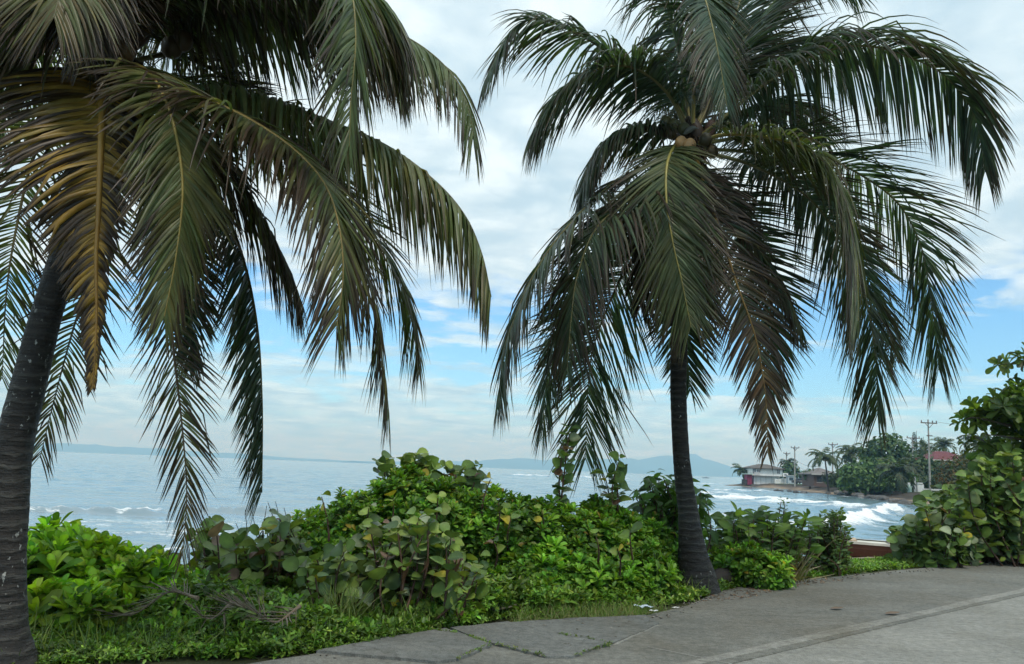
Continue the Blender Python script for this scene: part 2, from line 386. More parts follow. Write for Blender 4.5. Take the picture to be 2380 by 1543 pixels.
rp = build_palm('coconut_palm', 'tall slim coconut palm with upright trunk and two tan coconuts at the pavement edge', gb, line, None, right_fronds, DR, 7,
   dict(leaf=.85, n=82, droop=.8, green=GR, age=.16, tipbrown=.55, ribc=(.17,.15,.05), rr=.030, width=.046))
cr = P(1605, 320, DR)
fibre(rp, cr, 0.2, 240, 3)
for i, (x, y, d, r, c) in enumerate([(1583,331,-.95,.078,(.34,.19,.075)), (1603,337,-1.0,.082,(.36,.20,.08)), (1566,291,-.25,.085,(.09,.085,.03)), (1547,283,-.2,.08,(.10,.085,.03)),
                                     (1589,300,-.3,.085,(.07,.07,.03)), (1655,352,-.3,.09,(.08,.06,.03)), (1560,310,-.3,.075,(.12,.08,.03)), (1640,325,-.35,.09,(.06,.05,.025))]):
    mb = MB(); ico(P(x, y, DR + d), (r, r, r * 1.12), c, mb, i, 18, 14, .03); o = mb.build('coconut', M['nut'], rp)
    if i < 2: o['label'] = 'ripe tan coconut'
spathe(rp, P(1575,325,DR-.2), P(1478,292,DR-.3), .05)
spathe(rp, P(1640,330,DR), P(1668,262,DR+.1), .07, (.07,.035,.025))
spathe(rp, P(1590,312,DR-.4), P(1625,298,DR-.45), .035, (.16,.16,.14))

# ---- left palm
DL = 5.9
left_base = P(-4, 1560, 5.9)
left_base[2] = 0.0
LG = (0.105, 0.142, 0.056); LD = (0.036, 0.066, 0.042)
left_fronds = [
 ([(250,165,-.1),(244,185,-.35),(240,225,-.55),(235,320,-.7),(229,480,-.75),(223,600,-.75),(224,740,-.72),(216,900,-.7)], dict(lprof=[.7,.95,.85,.40,.16,.10],n=130,width=.048,leaf=.60,droop=1.0,age=.95,old=(.42,.26,.05),green=(.17,.18,.04),ribc=(.42,.24,.05),endbrown=.6,tipbrown=.9,sl=1.05,sr=.55,rr=.04,a0=80,a1=25,bare=.06,label='yellowed dying frond hanging in front of the trunk')),
 ([(262,160,-.15),(300,148,-.5),(345,170,-.75),(385,235,-.9),(412,330,-.95),(424,450,-.95),(408,600,-.92),(382,735,-.9)], dict(leaf=.48,droop=.6,age=.35,old=(.20,.14,.04),ribc=(.36,.27,.07),tipbrown=.6,a0=60,a1=18,n=100,rr=.024)),
 ([(268,165,-.1),(350,185,-.4),(450,222,-.6),(565,270,-.7),(680,345,-.75),(755,430,-.8),(788,530,-.8),(797,640,-.8),(782,765,-.8)], dict(leaf=.68,droop=.65,age=.35,old=(.19,.13,.035),ribc=(.32,.22,.06),tipbrown=.85,n=105,a0=70,a1=26)),
 ([(268,170,0),(420,195,.1),(600,225,.2),(760,280,.2),(900,340,.2),(1010,420,.2),(1080,500,.15),(1120,590,.1),(1142,690,.1)], dict(leaf=.74,droop=3.2,age=.3,old=(.17,.11,.035),n=100,tipbrown=.5,ribc=(.13,.11,.05),a1=40,width=.048)),
 ([(265,120,.1),(400,20,.5),(560,-20,.8),(720,0,.9),(850,48,.9),(960,95,.9),(1040,160,.85),(1085,240,.8),(1102,320,.8)], dict(leaf=.74,droop=2.0,n=115,a1=16)),
 ([(262,110,-.1),(380,-60,-.4),(560,-160,-.7),(720,-140,-.9),(805,-50,-1.0),(826,80,-1.05),(815,235,-1.05),(812,340,-1.0)], dict(leaf=.62,droop=.75,ribc=(.26,.22,.06),n=110,a0=75)),
 ([(262,110,0),(350,-20,-.1),(460,-90,-.2),(600,-95,-.25),(760,-60,-.25),(880,0,-.2),(955,110,-.2)], dict(leaf=.88,droop=2.4,n=125,width=.05,a1=16)),
 ([(262,115,.15),(380,15,.35),(520,-35,.5),(650,-40,.6),(780,0,.6),(880,80,.6),(930,170,.6)], dict(leaf=.85,droop=2.4,n=115,width=.045,a1=16)),
 ([(235,120,-.1),(180,85,-.35),(110,60,-.5),(30,35,-.6),(-80,40,-.65),(-200,110,-.65)], dict(leaf=.8,droop=1.5,age=.3,n=110,width=.05)),
 ([(235,175,.1),(150,240,.4),(80,360,.6),(40,520,.65),(15,680,.65),(5,880,.65)], dict(leaf=.46,droop=.35,age=.35,tipbrown=.8,v1=0,n=55,width=.026)),
 ([(245,190,.2),(240,330,.8),(225,520,.95),(200,660,.95),(160,800,.95),(118,960,.95),(93,1065,.95)], dict(leaf=.42,droop=.5,age=.45,tipbrown=.9,endbrown=.5,n=55,width=.026)),
 ([(258,180,0),(310,260,.3),(355,420,.45),(385,600,.45),(402,800,.4),(424,1000,.35),(434,1150,.3),(424,1290,.3)], dict(leaf=.42,droop=.35,age=.4,old=(.12,.075,.025),tipbrown=.9,endbrown=.4,width=.026,n=62,a0=62,a1=20,ribc=(.13,.085,.04),v1=0)),
 ([(262,180,.2),(380,260,.5),(480,400,.6),(555,570,.6),(595,740,.55),(609,930,.5),(609,1145,.5)], dict(leaf=.50,droop=.55,green=LD,n=95,v0=-.3,v1=-1.0,tipbrown=.5,sr=.85)),
 ([(260,180,.2),(340,300,.7),(400,450,.8),(440,600,.8),(445,730,.8),(440,860,.8)], dict(leaf=.42,droop=.4,green=LD,v1=0)),
 ([(245,110,-.1),(225,0,-.4),(190,-60,-.7),(150,-40,-1.0),(125,40,-1.1)], dict(leaf=.6,droop=1.2,age=.5,old=(.16,.09,.03))),
 ([(255,120,0),(270,0,-.3),(255,-100,-.6),(225,-110,-.9),(205,-20,-1.0),(200,120,-1.0)], dict(leaf=.45,droop=1.0,age=.55,old=(.17,.10,.03),tipbrown=.9)),
 ([(270,150,.3),(420,130,.9),(560,210,1.3),(700,360,1.5),(800,520,1.5),(870,700,1.4),(890,840,1.4),(905,970,1.4)], dict(leaf=.68,droop=.5,age=.4,tipbrown=.9,old=(.12,.075,.025),n=70)),
 ([(270,150,.3),(460,200,1.2),(680,330,1.7),(850,520,1.9),(935,660,1.9),(965,760,1.9),(978,850,1.9)], dict(leaf=.8,droop=.5,tipbrown=.7)),
 ([(255,120,.3),(330,60,.8),(420,60,1.2),(520,130,1.5),(560,260,1.6)], dict(leaf=.7,droop=1.1)),
 ([(245,120,.3),(170,60,.9),(80,80,1.3),(10,170,1.5),(-30,300,1.5)], dict(leaf=.7,droop=1.0)),
 ([(250,110,.1),(290,0,.3),(360,-130,.4),(470,-220,.4)], dict(leaf=.85,droop=1.0)),
 ([(262,170,.1),(370,230,.3),(480,330,.35),(580,460,.35),(660,600,.3),(700,700,.3)], dict(leaf=.62,droop=.7,age=.4,tipbrown=.9)),
]
bl = 5.9
line = [(*P(-5,1600,bl),.27),(*P(-3,1530,bl),.225),(*P(0,1470,bl),.17),(*P(3,1400,bl),.155),(*P(5,1300,bl),.152),(*P(14,1200,bl),.142),(*P(29,1050,bl),.132),(*P(67,897,bl),.120),(*P(106,737,bl),.104),(*P(148,600,bl),.10),(*P(190,450,bl),.10),(*P(224,300,bl),.11),(*P(250,150,bl),.12)]
lp = build_palm('coconut_palm', 'thick leaning coconut palm with yellowed hanging fronds beside the bright green shrub', left_base, line, None, left_fronds, DL, 11,
   dict(lscale=1.42, leaf=.6, n=90, droop=.8, green=LG, age=.2, tipbrown=.6, ribc=(.15,.13,.05), rr=.024, width=.036))
cl = P(255, 140, DL)
fibre(lp, cl, 0.2, 260, 4)
for i, (x, y, d, r, c) in enumerate([(262,135,-.35,.095,(.20,.10,.035)), (285,120,-.35,.09,(.19,.10,.035)), (232,140,-.3,.09,(.12,.065,.03)), (400,110,.2,.085,(.07,.05,.025)), (425,95,.2,.08,(.08,.05,.025))]):
    mb = MB(); ico(P(x, y, DL + d), (r, r, r * 1.15), c, mb, i + 30, 18, 14, .03); mb.build('coconut', M['nut'], lp)
spathe(lp, P(300,120,DL-.1), P(372,42,DL+.05), .055, (.06,.035,.025))
spathe(lp, P(285,110,DL-.1), P(368,62,DL-.1), .05)

# ------------------------------------------------------------------ terrain
LAND = np.array([(-900,12),(-60,15.5),(-12,18.5),(-6,19.5),(0,22),(8,27),(14,33),(20,39),(30,55),(42,80),(50,95),(56,110),(58,130),(62,150),(64,172),(68,195),(74,215),(70,232),(66,243),(67,262),(80,275),
                 (112,292),(170,335),(280,420),(460,620),(900,900),(4000,1500),(4000,-900),(-900,-900)], float)
def land_sd(x, y):
    x = np.asarray(x, float); y = np.asarray(y, float)
    d = np.full(x.shape, 1e9); inside = np.zeros(x.shape, bool)
    n = len(LAND)
    for i in range(n):
        a = LAND[i]; b = LAND[(i + 1) % n]; e = b - a
        t = np.clip(((x - a[0]) * e[0] + (y - a[1]) * e[1]) / (e @ e), 0, 1)
        d = np.minimum(d, np.hypot(x - a[0] - t * e[0], y - a[1] - t * e[1]))
        c = (a[1] > y) != (b[1] > y)
        with np.errstate(divide='ignore', invalid='ignore'):
            xi = (b[0] - a[0]) * (y - a[1]) / (b[1] - a[1]) + a[0]
        inside ^= c & (x < xi)
    return np.where(inside, d, -d)
def wob(x, y):
    return np.sin(x * .9 + 1.3 * np.sin(y * .37)) * .5 + np.sin(y * 1.1 + x * .31) * .5
SEA = -1.2
def gz(x, y):
    s = land_sd(x, y)
    far = np.clip((np.hypot(x, y) - 60) / 40, 0, 1)
    near_z = np.interp(s, [-60, -12, 0, 3, 6.0, 8.5, 400], [-5, -2.4, -1.2, -.9, -.35, -.02, -.02])
    far_z = np.interp(s, [-60, -12, 0, 5, 7.5, 10, 14, 400], [-5, -2.4, -1.25, -.85, -.1, .05, .12, .3])
    z = near_z * (1 - far) + far_z * far
    return z + np.where(s < 9, .05 * wob(x * 1.3, y * 1.3), 0.0) * np.clip(np.abs(s) / 2, 0, 1)
def polar(r0, r1, nr, a0, a1, na):
    r = np.geomspace(r0, r1, nr); a = np.radians(np.linspace(a0, a1, na))
    Rr, A = np.meshgrid(r, a, indexing='ij')
    X = Rr * np.sin(A); Y = Rr * np.cos(A)
    i = np.arange(nr - 1)[:, None] * na; j = np.arange(na - 1)[None]
    q = np.stack([i + j, i + j + 1, i + na + j + 1, i + na + j], -1).reshape(-1, 4)[:, ::-1]
    return X.ravel(), Y.ravel(), q

X, Y, q = polar(0.6, 1600, 260, -120, 120, 420)
s = land_sd(X, Y); Zz = gz(X, Y)
rngG = np.random.default_rng(5)
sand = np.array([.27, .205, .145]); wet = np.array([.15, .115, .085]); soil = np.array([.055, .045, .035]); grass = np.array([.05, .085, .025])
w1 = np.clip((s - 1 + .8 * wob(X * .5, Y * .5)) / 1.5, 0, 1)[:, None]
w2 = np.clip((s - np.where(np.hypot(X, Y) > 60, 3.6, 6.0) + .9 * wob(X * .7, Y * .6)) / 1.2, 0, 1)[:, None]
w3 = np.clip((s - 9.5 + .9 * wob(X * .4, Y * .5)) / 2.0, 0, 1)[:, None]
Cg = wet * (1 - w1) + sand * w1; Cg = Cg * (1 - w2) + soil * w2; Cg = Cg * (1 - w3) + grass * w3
near = np.clip((16 - np.hypot(X, Y)) / 3, 0, 1)[:, None]
Cg = Cg * (1 - near) + np.array([.05, .055, .025]) * near
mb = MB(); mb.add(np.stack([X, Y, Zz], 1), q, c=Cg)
gm = tint_mat('ground_soil', 0.9, 0.2, 1.3, 0.65, 1.3, 0.5, 6)
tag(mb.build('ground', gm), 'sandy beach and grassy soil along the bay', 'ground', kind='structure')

# sea with real wave ridges and a foam mask
def seapt(px, py):
    p = G(px, py, SEA); return p[:2]
def line_d(x, y, pts):
    d = np.full(x.shape, 1e9); sg = np.zeros(x.shape); tt = np.zeros(x.shape)
    L = 0; tot = sum(np.hypot(*(pts[i + 1] - pts[i])) for i in range(len(pts) - 1))
    for i in range(len(pts) - 1):
        a, b = pts[i], pts[i + 1]; e = b - a; l = np.hypot(*e)
        t = np.clip(((x - a[0]) * e[0] + (y - a[1]) * e[1]) / (e @ e), 0, 1)
        dx = x - a[0] - t * e[0]; dy = y - a[1] - t * e[1]; dd = np.hypot(dx, dy)
        m = dd < d
        sg = np.where(m, np.sign(e[0] * dy - e[1] * dx), sg); tt = np.where(m, (L + t * l) / tot, tt); d = np.where(m, dd, d); L += l
    return d, sg, tt
X, Y, q = polar(9, 14000, 620, -64, 60, 720)
R = np.hypot(X, Y)
zs = np.full(X.shape, 0.0); foam = np.zeros(X.shape)
amp = np.interp(R, [10, 40, 200, 600], [.02, .05, .10, .0])
for k, (lx, ly, ph) in enumerate([(.35, 1.5, 0), (-.22, .9, 2), (.9, 2.3, 4), (.12, .45, 1), (-.6, 3.1, 5)]):
    zs += amp * .35 * np.sin(X * lx + Y * ly + ph + .8 * np.sin(X * .13 + k))
def breaker(pix, h, wid, foamw, foamside=0.0, strength=1.0, seed=0):
    """wave ridge along a line; foam lies on its shoreward face"""
    global zs, foam
    pts = np.array([seapt(*p) for p in pix]); d, sg, t = line_d(X, Y, pts)
    env = np.clip(np.sin(pi * np.clip(t, 0.02, .98)) * 3, 0, 1)
    wav = .75 + .25 * np.sin(t * 23 + seed) * np.sin(t * 61 + seed * 2)
    zs = zs + h * env * wav * np.exp(-(d / wid) ** 2)
    near_side = np.where(sg < 0, 1.0, foamside)
    wf = foamw * (.7 + .5 * np.sin(t * 31 + seed) * np.sin(t * 13 + 2 * seed))
    foam = np.maximum(foam, strength * env * near_side * np.exp(-(d / np.maximum(wf, .2)) ** 2))
breaker([(-120,1186),(55,1189),(200,1190),(330,1191),(420,1191)], .32, 1.0, 1.2, .12, .85, 1)
breaker([(405,1188),(520,1190),(660,1193)], .42, 1.1, .5, .0, .25, 2)
breaker([(-100,1268),(180,1270),(300,1276),(480,1280),(700,1290)], .08, .5, .8, .3, .95, 3)
breaker([(-100,1232),(200,1240),(500,1236),(800,1240)], .04, .6, 3.2, 1, .50, 4)
breaker([(-100,1210),(260,1215),(600,1214),(900,1220)], .05, .8, 3.6, 1, .50, 12)
breaker([(1180,1106),(1250,1107),(1300,1109)], .9, 5, 6, .3, .9, 5)
breaker([(1310,1109),(1380,1111),(1460,1113)], .8, 6, 9, .3, .95, 6)
breaker([(1480,1122),(1600,1124),(1700,1127)], .5, 5, 6, .3, .7, 7)
breaker([(1640,1140),(1705,1141),(1790,1142)], .4, 2.5, 3.0, .4, .95, 8)
breaker([(1580,1146),(1673,1147),(1712,1152),(1760,1156)], .4, 2.5, 3.2, .5, .85, 9)
breaker([(1600,1158),(1673,1158),(1783,1161),(1838,1167),(1924,1173),(1990,1180),(2035,1187)], .55, 2.2, 4.2, .4, 1.1, 10)
breaker([(1700,1166),(1840,1172),(1940,1179),(2010,1186)], .15, 2.0, 2.0, .6, .7, 17)
breaker([(1850,1240),(1930,1226),(1975,1216),(2010,1205),(2045,1196),(2062,1186),(2085,1190),(2110,1200)], .8, 1.4, 2.1, .2, 1.2, 11)
breaker([(1600,1199),(1676,1199),(1740,1203)], .2, 1.2, 1.6, .5, .85, 13)
breaker([(1800,1212),(1850,1219),(1890,1226)], .2, 1.2, 1.6, .5, .9, 14)
breaker([(1940,1151),(2010,1158),(2090,1166),(2160,1176)], .06, 1.0, 1.4, .6, .75, 15)
breaker([(1720,1268),(1900,1264),(2050,1262),(2200,1250)], .06, .8, .8, .6, .75, 16)
mb = MB(); mb.add(np.stack([X, Y, SEA + zs], 1), q, c=np.stack([foam, foam, foam], 1))
def sea_mat():
    m, nt, out = newmat('sea_water')
    g = geo(nt)
    f = nd(nt, 'ShaderNodeSeparateColor'); nt.links.new(attr(nt), f.inputs[0]); f = f.outputs[0]
    n1 = noise(nt, .9, 7, 0.72, mapping(nt, g, (.55, 1.7, 1)), .8)
    n2 = noise(nt, 4.0, 4, 0.65, mapping(nt, g, (.8, 1.5, 1)), .8)
    nn = mth(nt, 'ADD', mth(nt, 'MULTIPLY', n1, .6), mth(nt, 'MULTIPLY', n2, .5))
    mask = ramp(nt, mth(nt, 'ADD', mth(nt, 'MULTIPLY', f, .62), mth(nt, 'MULTIPLY', mth(nt, 'SUBTRACT', nn, .56), 2.0)), [(.30, 0.0), (.42, .7), (.60, 1.0)])
    # little waves: two scales, stretched along the crests
    wv = mapping(nt, g, (.5, 1.5, 1), (0, 0, radians(-8)))
    b1 = noise(nt, 1.6, 4, .6, wv, .3); b2 = noise(nt, .35, 4, .6, mapping(nt, g, (.35, 1.6, 1), (0, 0, radians(6))), .3)
    b3 = noise(nt, .05, 4, .6, mapping(nt, g, (.3, 1.8, 1)), .2)
    h = mth(nt, 'ADD', mth(nt, 'MULTIPLY', b1, .10), mth(nt, 'ADD', mth(nt, 'MULTIPLY', b2, .45), mth(nt, 'MULTIPLY', b3, 2.2)))
    n = bump(nt, h, .22, 1.0)
    patch = noise(nt, .02, 3, .6, mapping(nt, g, (.4, 1.4, 1)))
    col = mixc(nt, ramp(nt, patch, [(.35, 0.), (.65, 1.)]), (.13, .20, .24), (.18, .245, .27))
    w = principled(nt, col, .12, .5, n); w.inputs['IOR'].default_value = 1.33
    fm = principled(nt, (.78, .80, .80), .8, .2, bump(nt, nn, .6, .25))
    ms = nd(nt, 'ShaderNodeMixShader'); nt.links.new(mask, ms.inputs[0])
    nt.links.new(w.outputs[0], ms.inputs[1]); nt.links.new(fm.outputs[0], ms.inputs[2])
    nt.links.new(ms.outputs[0], out.inputs[0]); return m
tag(mb.build('sea', sea_mat()), 'rippled blue grey sea with white breaking waves', 'sea', kind='structure')

# far hills and the island
def ridge(name, label, prof, dist, depth, seed):
    rng = np.random.default_rng(seed)
    px = np.linspace(prof[0][0], prof[-1][0], 260); h = np.interp(px, [p[0] for p in prof], [p[1] for p in prof])
    hh = h * (1 + .07 * np.sin(px * .031 + seed) + .05 * np.sin(px * .083) + .03 * np.sin(px * .21)) * dist / FPX
    hh = np.maximum(hh, 0.5)
    az = np.arctan((px - 1190) / FPX * 1.0)
    rows = []; prs = [(-.5, -.02), (-.35, .25), (-.2, .55), (-.08, .85), (0, 1.0), (.15, .8), (.4, .4), (.6, -.02)]
    for k, (o, f) in enumerate(prs):
        dd = dist + o * depth + rng.normal(0, depth * .02, len(px)) * (f < .99)
        rows.append(np.stack([dd * np.tan(az), np.full(len(px), 1.0) * dd, SEA - 1 + (hh + 1) * f * (1 + (.12 * np.sin(px * .05 * (k + 1) + k) if 0 < k < 7 and k != 4 else 0))], 1))
    V = np.concatenate(rows); m = len(px)
    i = np.arange(len(prs) - 1)[:, None] * m; j = np.arange(m - 1)[None]
    q = np.stack([i + j, i + j + 1, i + m + j + 1, i + m + j], -1).reshape(-1, 4)
    mb = MB(); mb.add(V, q, c=(.035, .06, .03))
    return tag(mb.build(name, tint_mat(name + '_forest', .9, .1, .004, .7, 1.3)), label, 'hills', kind='structure')
ridge('hills', 'low blue mountain range across the bay', [(-900,10),(-400,14),(0,14),(120,17),(260,19),(340,16),(450,13),(600,10),(700,6),(800,4),(880,5),(1000,9),(1100,14),(1200,22),(1300,25),(1400,28),(1500,36),(1560,44),(1620,45),(1660,36),(1700,25),(1760,20),(1850,22),(1950,20),(2400,16),(3400,14)], 9500, 1800, 2)
o = ridge('island', 'small dark blue island low on the horizon', [(800,0),(812,2),(835,4.2),(860,3.0),(885,1.4),(905,0)], 6500, 500, 3)
o['category'] = 'island'

# ------------------------------------------------------------------ road and pavement
A, B = G(1645, 1543), G(2380, 1376)
dr = nrm((B - A)[:2]); nrL = np.array([-dr[1], dr[0]])            # towards the sea
def conc(name, base, base2, stain, sc=1.0, rough=.85, crack=.0):
    m, nt, out = newmat(name); g = geo(nt)
    c = mixc(nt, ramp(nt, noise(nt, .9 * sc, 6, .65, g, .5), [(.32, 0.), (.68, 1.)]), base, base2)
    c = mixc(nt, ramp(nt, noise(nt, .35, 5, .7, mapping(nt, g, (1, 1, 1), (0, 0, .6)), 1.0), [(.48, 0.), (.72, .85)]), c, stain)
    c = mixc(nt, 1.0, c, ramp(nt, noise(nt, 1.0, 5, .7, mapping(nt, g, (.35, 3.2, 1), (0, 0, -.72))), [(.35, .90), (.65, 1.08)]), 'MULTIPLY')
    sp = noise(nt, 95, 3, .7, g)
    c = mixc(nt, 1.0, c, ramp(nt, sp, [(.3, .55), (.7, 1.45)]), 'MULTIPLY')
    c = mixc(nt, 1.0, c, ramp(nt, noise(nt, 14, 4, .7, g), [(.3, .66), (.7, 1.26)]), 'MULTIPLY')
    # hair cracks
    v = nd(nt, 'ShaderNodeTexVoronoi', feature='DISTANCE_TO_EDGE'); v.inputs['Scale'].default_value = .45
    vm = nd(nt, 'ShaderNodeVectorMath', operation='ADD'); nt.links.new(g, vm.inputs[0])
    nz = nd(nt, 'ShaderNodeTexNoise'); nz.inputs['Scale'].default_value = 2.2; nz.inputs['Detail'].default_value = 5; nt.links.new(g, nz.inputs['Vector']); nt.links.new(nz.outputs['Color'], vm.inputs[1])
    nt.links.new(vm.outputs[0], v.inputs['Vector'])
    c = mixc(nt, ramp(nt, v.outputs['Distance'], [(0.0, crack), (.010, 0.)]), c, (.045, .042, .035))
    h = mth(nt, 'ADD', sp, mth(nt, 'MULTIPLY', noise(nt, 18, 5, .6, g), 1.2))
    nt.links.new(principled(nt, c, rough, .3, bump(nt, h, .5, .008)).outputs[0], out.inputs[0]); return m
M['road'] = conc('road_concrete', (.205, .205, .186), (.28, .277, .25), (.155, .148, .122))
M['shoulder'] = conc('shoulder_asphalt', (.13, .131, .116), (.19, .188, .166), (.115, .104, .08))
M['slab'] = conc('slab_concrete', (.12, .127, .12), (.165, .168, .157), (.115, .107, .085), crack=.6)
M['strip'] = conc('kerb_concrete', (.20, .198, .178), (.285, .278, .25), (.16, .15, .12))
def prism(mb, poly, z0, z1, jag=0.0, seed=0, c=(1, 1, 1)):
    poly = [np.array(p[:2], float) for p in poly]
    if jag:
        rng = np.random.default_rng(seed); out = []
        for i in range(len(poly)):
            a, b = poly[i], poly[(i + 1) % len(poly)]; l = np.hypot(*(b - a)); n = max(1, int(l / .07)); nv = np.array([-(b - a)[1], (b - a)[0]]) / max(l, 1e-6)
            off = np.cumsum(rng.normal(0, jag * .6, n)); off -= np.linspace(0, off[-1], n); off[0] = 0
            for j in range(n): out.append(a + (b - a) * j / n + nv * off[j])
        poly = out
    area = sum(poly[i][0] * poly[(i + 1) % len(poly)][1] - poly[(i + 1) % len(poly)][0] * poly[i][1] for i in range(len(poly)))
    if area < 0: poly = poly[::-1]
    top = [(p[0], p[1], z1) for p in poly]; mb.poly(top, c)
    n = len(poly)
    V = [(p[0], p[1], z0) for p in poly] + [(p[0], p[1], z1 - .0) for p in poly]
    mb.add(V, [[i, (i + 1) % n, n + (i + 1) % n, n + i] for i in range(n)], c=c)
A2, B2 = A[:2] - dr * 60, B[:2] + dr * 90
mb = MB(); prism(mb, [A2, B2, B2 - nrL * 9, A2 - nrL * 9], -.12, 0.0)
tag(mb.build('road', M['road'], smooth=False), 'pale worn concrete road in the lower right', 'road', kind='structure')
mb = MB(); prism(mb, [A2 - nrL * .02, B2 - nrL * .015, B2 + nrL * .05, A2 + nrL * .05], -.11, .014, .004, 4)
tag(mb.build('kerb_strip', M['strip'], smooth=False), 'narrow pale concrete strip between road and pavement', 'kerb strip', kind='structure')
VEG = [(-200,1620),(300,1575),(560,1548),(740,1520),(900,1492),(1050,1466),(1180,1450),(1500,1432),(1600,1408),(1660,1380),(1730,1363),(1900,1346),(2090,1326),(2380,1301)]
vw = [G(*p)[:2] for p in VEG]; vw = [vw[0] - dr * 40] + vw + [vw[-1] + dr * 18, vw[-1] + dr * 80]
mb = MB(); prism(mb, [A2 + nrL * .02, B2 + nrL * .02] + vw[::-1], -.10, .008, .006, 6)
tag(mb.build('pavement', M['shoulder'], smooth=False), 'grey brown worn asphalt shoulder between kerb strip and verge', 'pavement', kind='structure')
def slab(pts, z, seed, label):
    mb = MB(); prism(mb, [G(*p) for p in pts], -.05, z, .012, seed)
    return tag(mb.build('pavement_slab', M['slab'], smooth=False), label, 'pavement slab', kind='structure')
slab([(735,1520),(890,1490),(1035,1467),(1075,1480),(1143,1504),(1060,1540),(1010,1546),(860,1532)], .030, 1, 'cracked grey slab at the left end of the pavement')
slab([(1046,1464),(1180,1450),(1300,1480),(1420,1501),(1330,1533),(1270,1533),(1150,1503),(1083,1479)], .026, 2, 'broken grey slab in the middle of the pavement')
slab([(1188,1450),(1330,1440),(1500,1433),(1532,1452),(1425,1499),(1306,1479)], .020, 3, 'grey slab beside the dry grass')

# ------------------------------------------------------------------ leaf scattering
def leaf_tpl(rows, cup=.1, curl=-.15):
    """rows: (t, halfwidth); returns template verts (along +x, width y, normal z) and quads"""
    v = []
    for t, w in rows:
        z = curl * t * t
        v += [(t, -w, z + cup * w), (t, 0, z), (t, w, z + cup * w)]
    n = len(rows); q = []
    for i in range(n - 1):
        for j in range(2):
            a = i * 3 + j; q.append((a, a + 1, a + 4, a + 3))
    return np.array(v, float), np.array(q)
TP = {
 'obov': leaf_tpl([(0, .03), (.3, .10), (.6, .19), (.82, .21), (.95, .13), (1, .03)], .45, -.18),
 'round': leaf_tpl([(0, .10), (.12, .36), (.35, .53), (.6, .53), (.85, .36), (.97, .13), (1.0, .03)], .22, -.10),
 'round2': leaf_tpl([(0, .10), (.12, .34), (.35, .5), (.6, .52), (.85, .36), (.97, .13), (1.0, .03)], .55, -.35),
 'oval': leaf_tpl([(0, .02), (.2, .18), (.5, .27), (.75, .22), (.92, .10), (1, .01)], .3, -.2),
 'point': leaf_tpl([(0, .02), (.2, .15), (.45, .21), (.7, .15), (.88, .06), (1, .0)], .3, -.35),
 'small': leaf_tpl([(0, .03), (.4, .24), (.75, .17), (1, .0)], .3, -.2),
 'flat': leaf_tpl([(0, .03), (.3, .2), (.6, .24), (.85, .12), (1, .01)], .12, .04),
 'blade': leaf_tpl([(0, .012), (.35, .016), (.7, .011), (1, .001)], .6, -.35),
 'clump': leaf_tpl([(0, .08), (.3, .34), (.7, .3), (1, .06)], .5, -.3),
}
def scatter(mb, tpl, pos, a, n, size, col):
    v, q = TP[tpl]; m = len(pos)
    a = nrm(a); b = nrm(np.cross(n, a) + 1e-7); n = np.cross(a, b)
    V = pos[:, None] + size[:, None, None] * (v[None, :, 0:1] * a[:, None] + v[None, :, 1:2] * b[:, None] + v[None, :, 2:3] * n[:, None])
    Q = (np.arange(m)[:, None, None] * len(v) + q[None]).reshape(-1, 4)
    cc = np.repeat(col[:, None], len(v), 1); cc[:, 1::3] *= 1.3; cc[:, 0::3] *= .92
    mb.add(V.reshape(-1, 3), Q, c=cc.reshape(-1, 3))
def palette(rng, m, cols, w):
    cols = np.array(cols, float); i = rng.choice(len(cols), m, p=np.array(w) / sum(w))
    return cols[i] * (0.75 + 0.5 * rng.random(m))[:, None]
def frame_perp(ax):
    h = np.where(np.abs(ax[:, 2:3]) < .9, Z3[None], np.array([[1., 0, 0]]))
    e1 = nrm(np.cross(h, ax)); return e1, np.cross(ax, e1)
def rosettes(mb, pos, ax, size, rng, nl=11, tpl='obov', cols=None, w=None, lo=28, hi=95):
    m = len(pos); e1, e2 = frame_perp(ax)
    fac = (rng.uniform(.55, 1.35, m) * (1 + .25 * np.sin(pos[:, 0] * 5.1 + pos[:, 2] * 4) * np.sin(pos[:, 0] * 2.3 - pos[:, 2] * 6)))[:, None]
    warm = rng.normal(0, .10, m)[:, None] * np.array([[1.0, 0.1, .2]])
    for k in range(nl):
        f = k / (nl - 1)
        az = k * 2.39996 + rng.random(m) * .6 + np.arange(m) * 1.7
        ti = np.radians(lo + (hi - lo) * f) + rng.normal(0, .14, m)
        rad = np.cos(az)[:, None] * e1 + np.sin(az)[:, None] * e2
        a = ax * np.cos(ti)[:, None] + rad * np.sin(ti)[:, None]
        nn = ax * np.sin(ti)[:, None] - rad * np.cos(ti)[:, None]
        sz = size * (.7 + .4 * f) * rng.uniform(.8, 1.15, m)
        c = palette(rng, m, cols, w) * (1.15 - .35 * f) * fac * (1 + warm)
        scatter(mb, tpl, pos + ax * (size * (.22 * (1 - f)))[:, None], a, nn, sz, c)
def blob(px, py, Y, rx, rz, ry):
    return (P(px, py, Y), np.array([rx * Y / FPX, ry, rz * Y / FPX]))
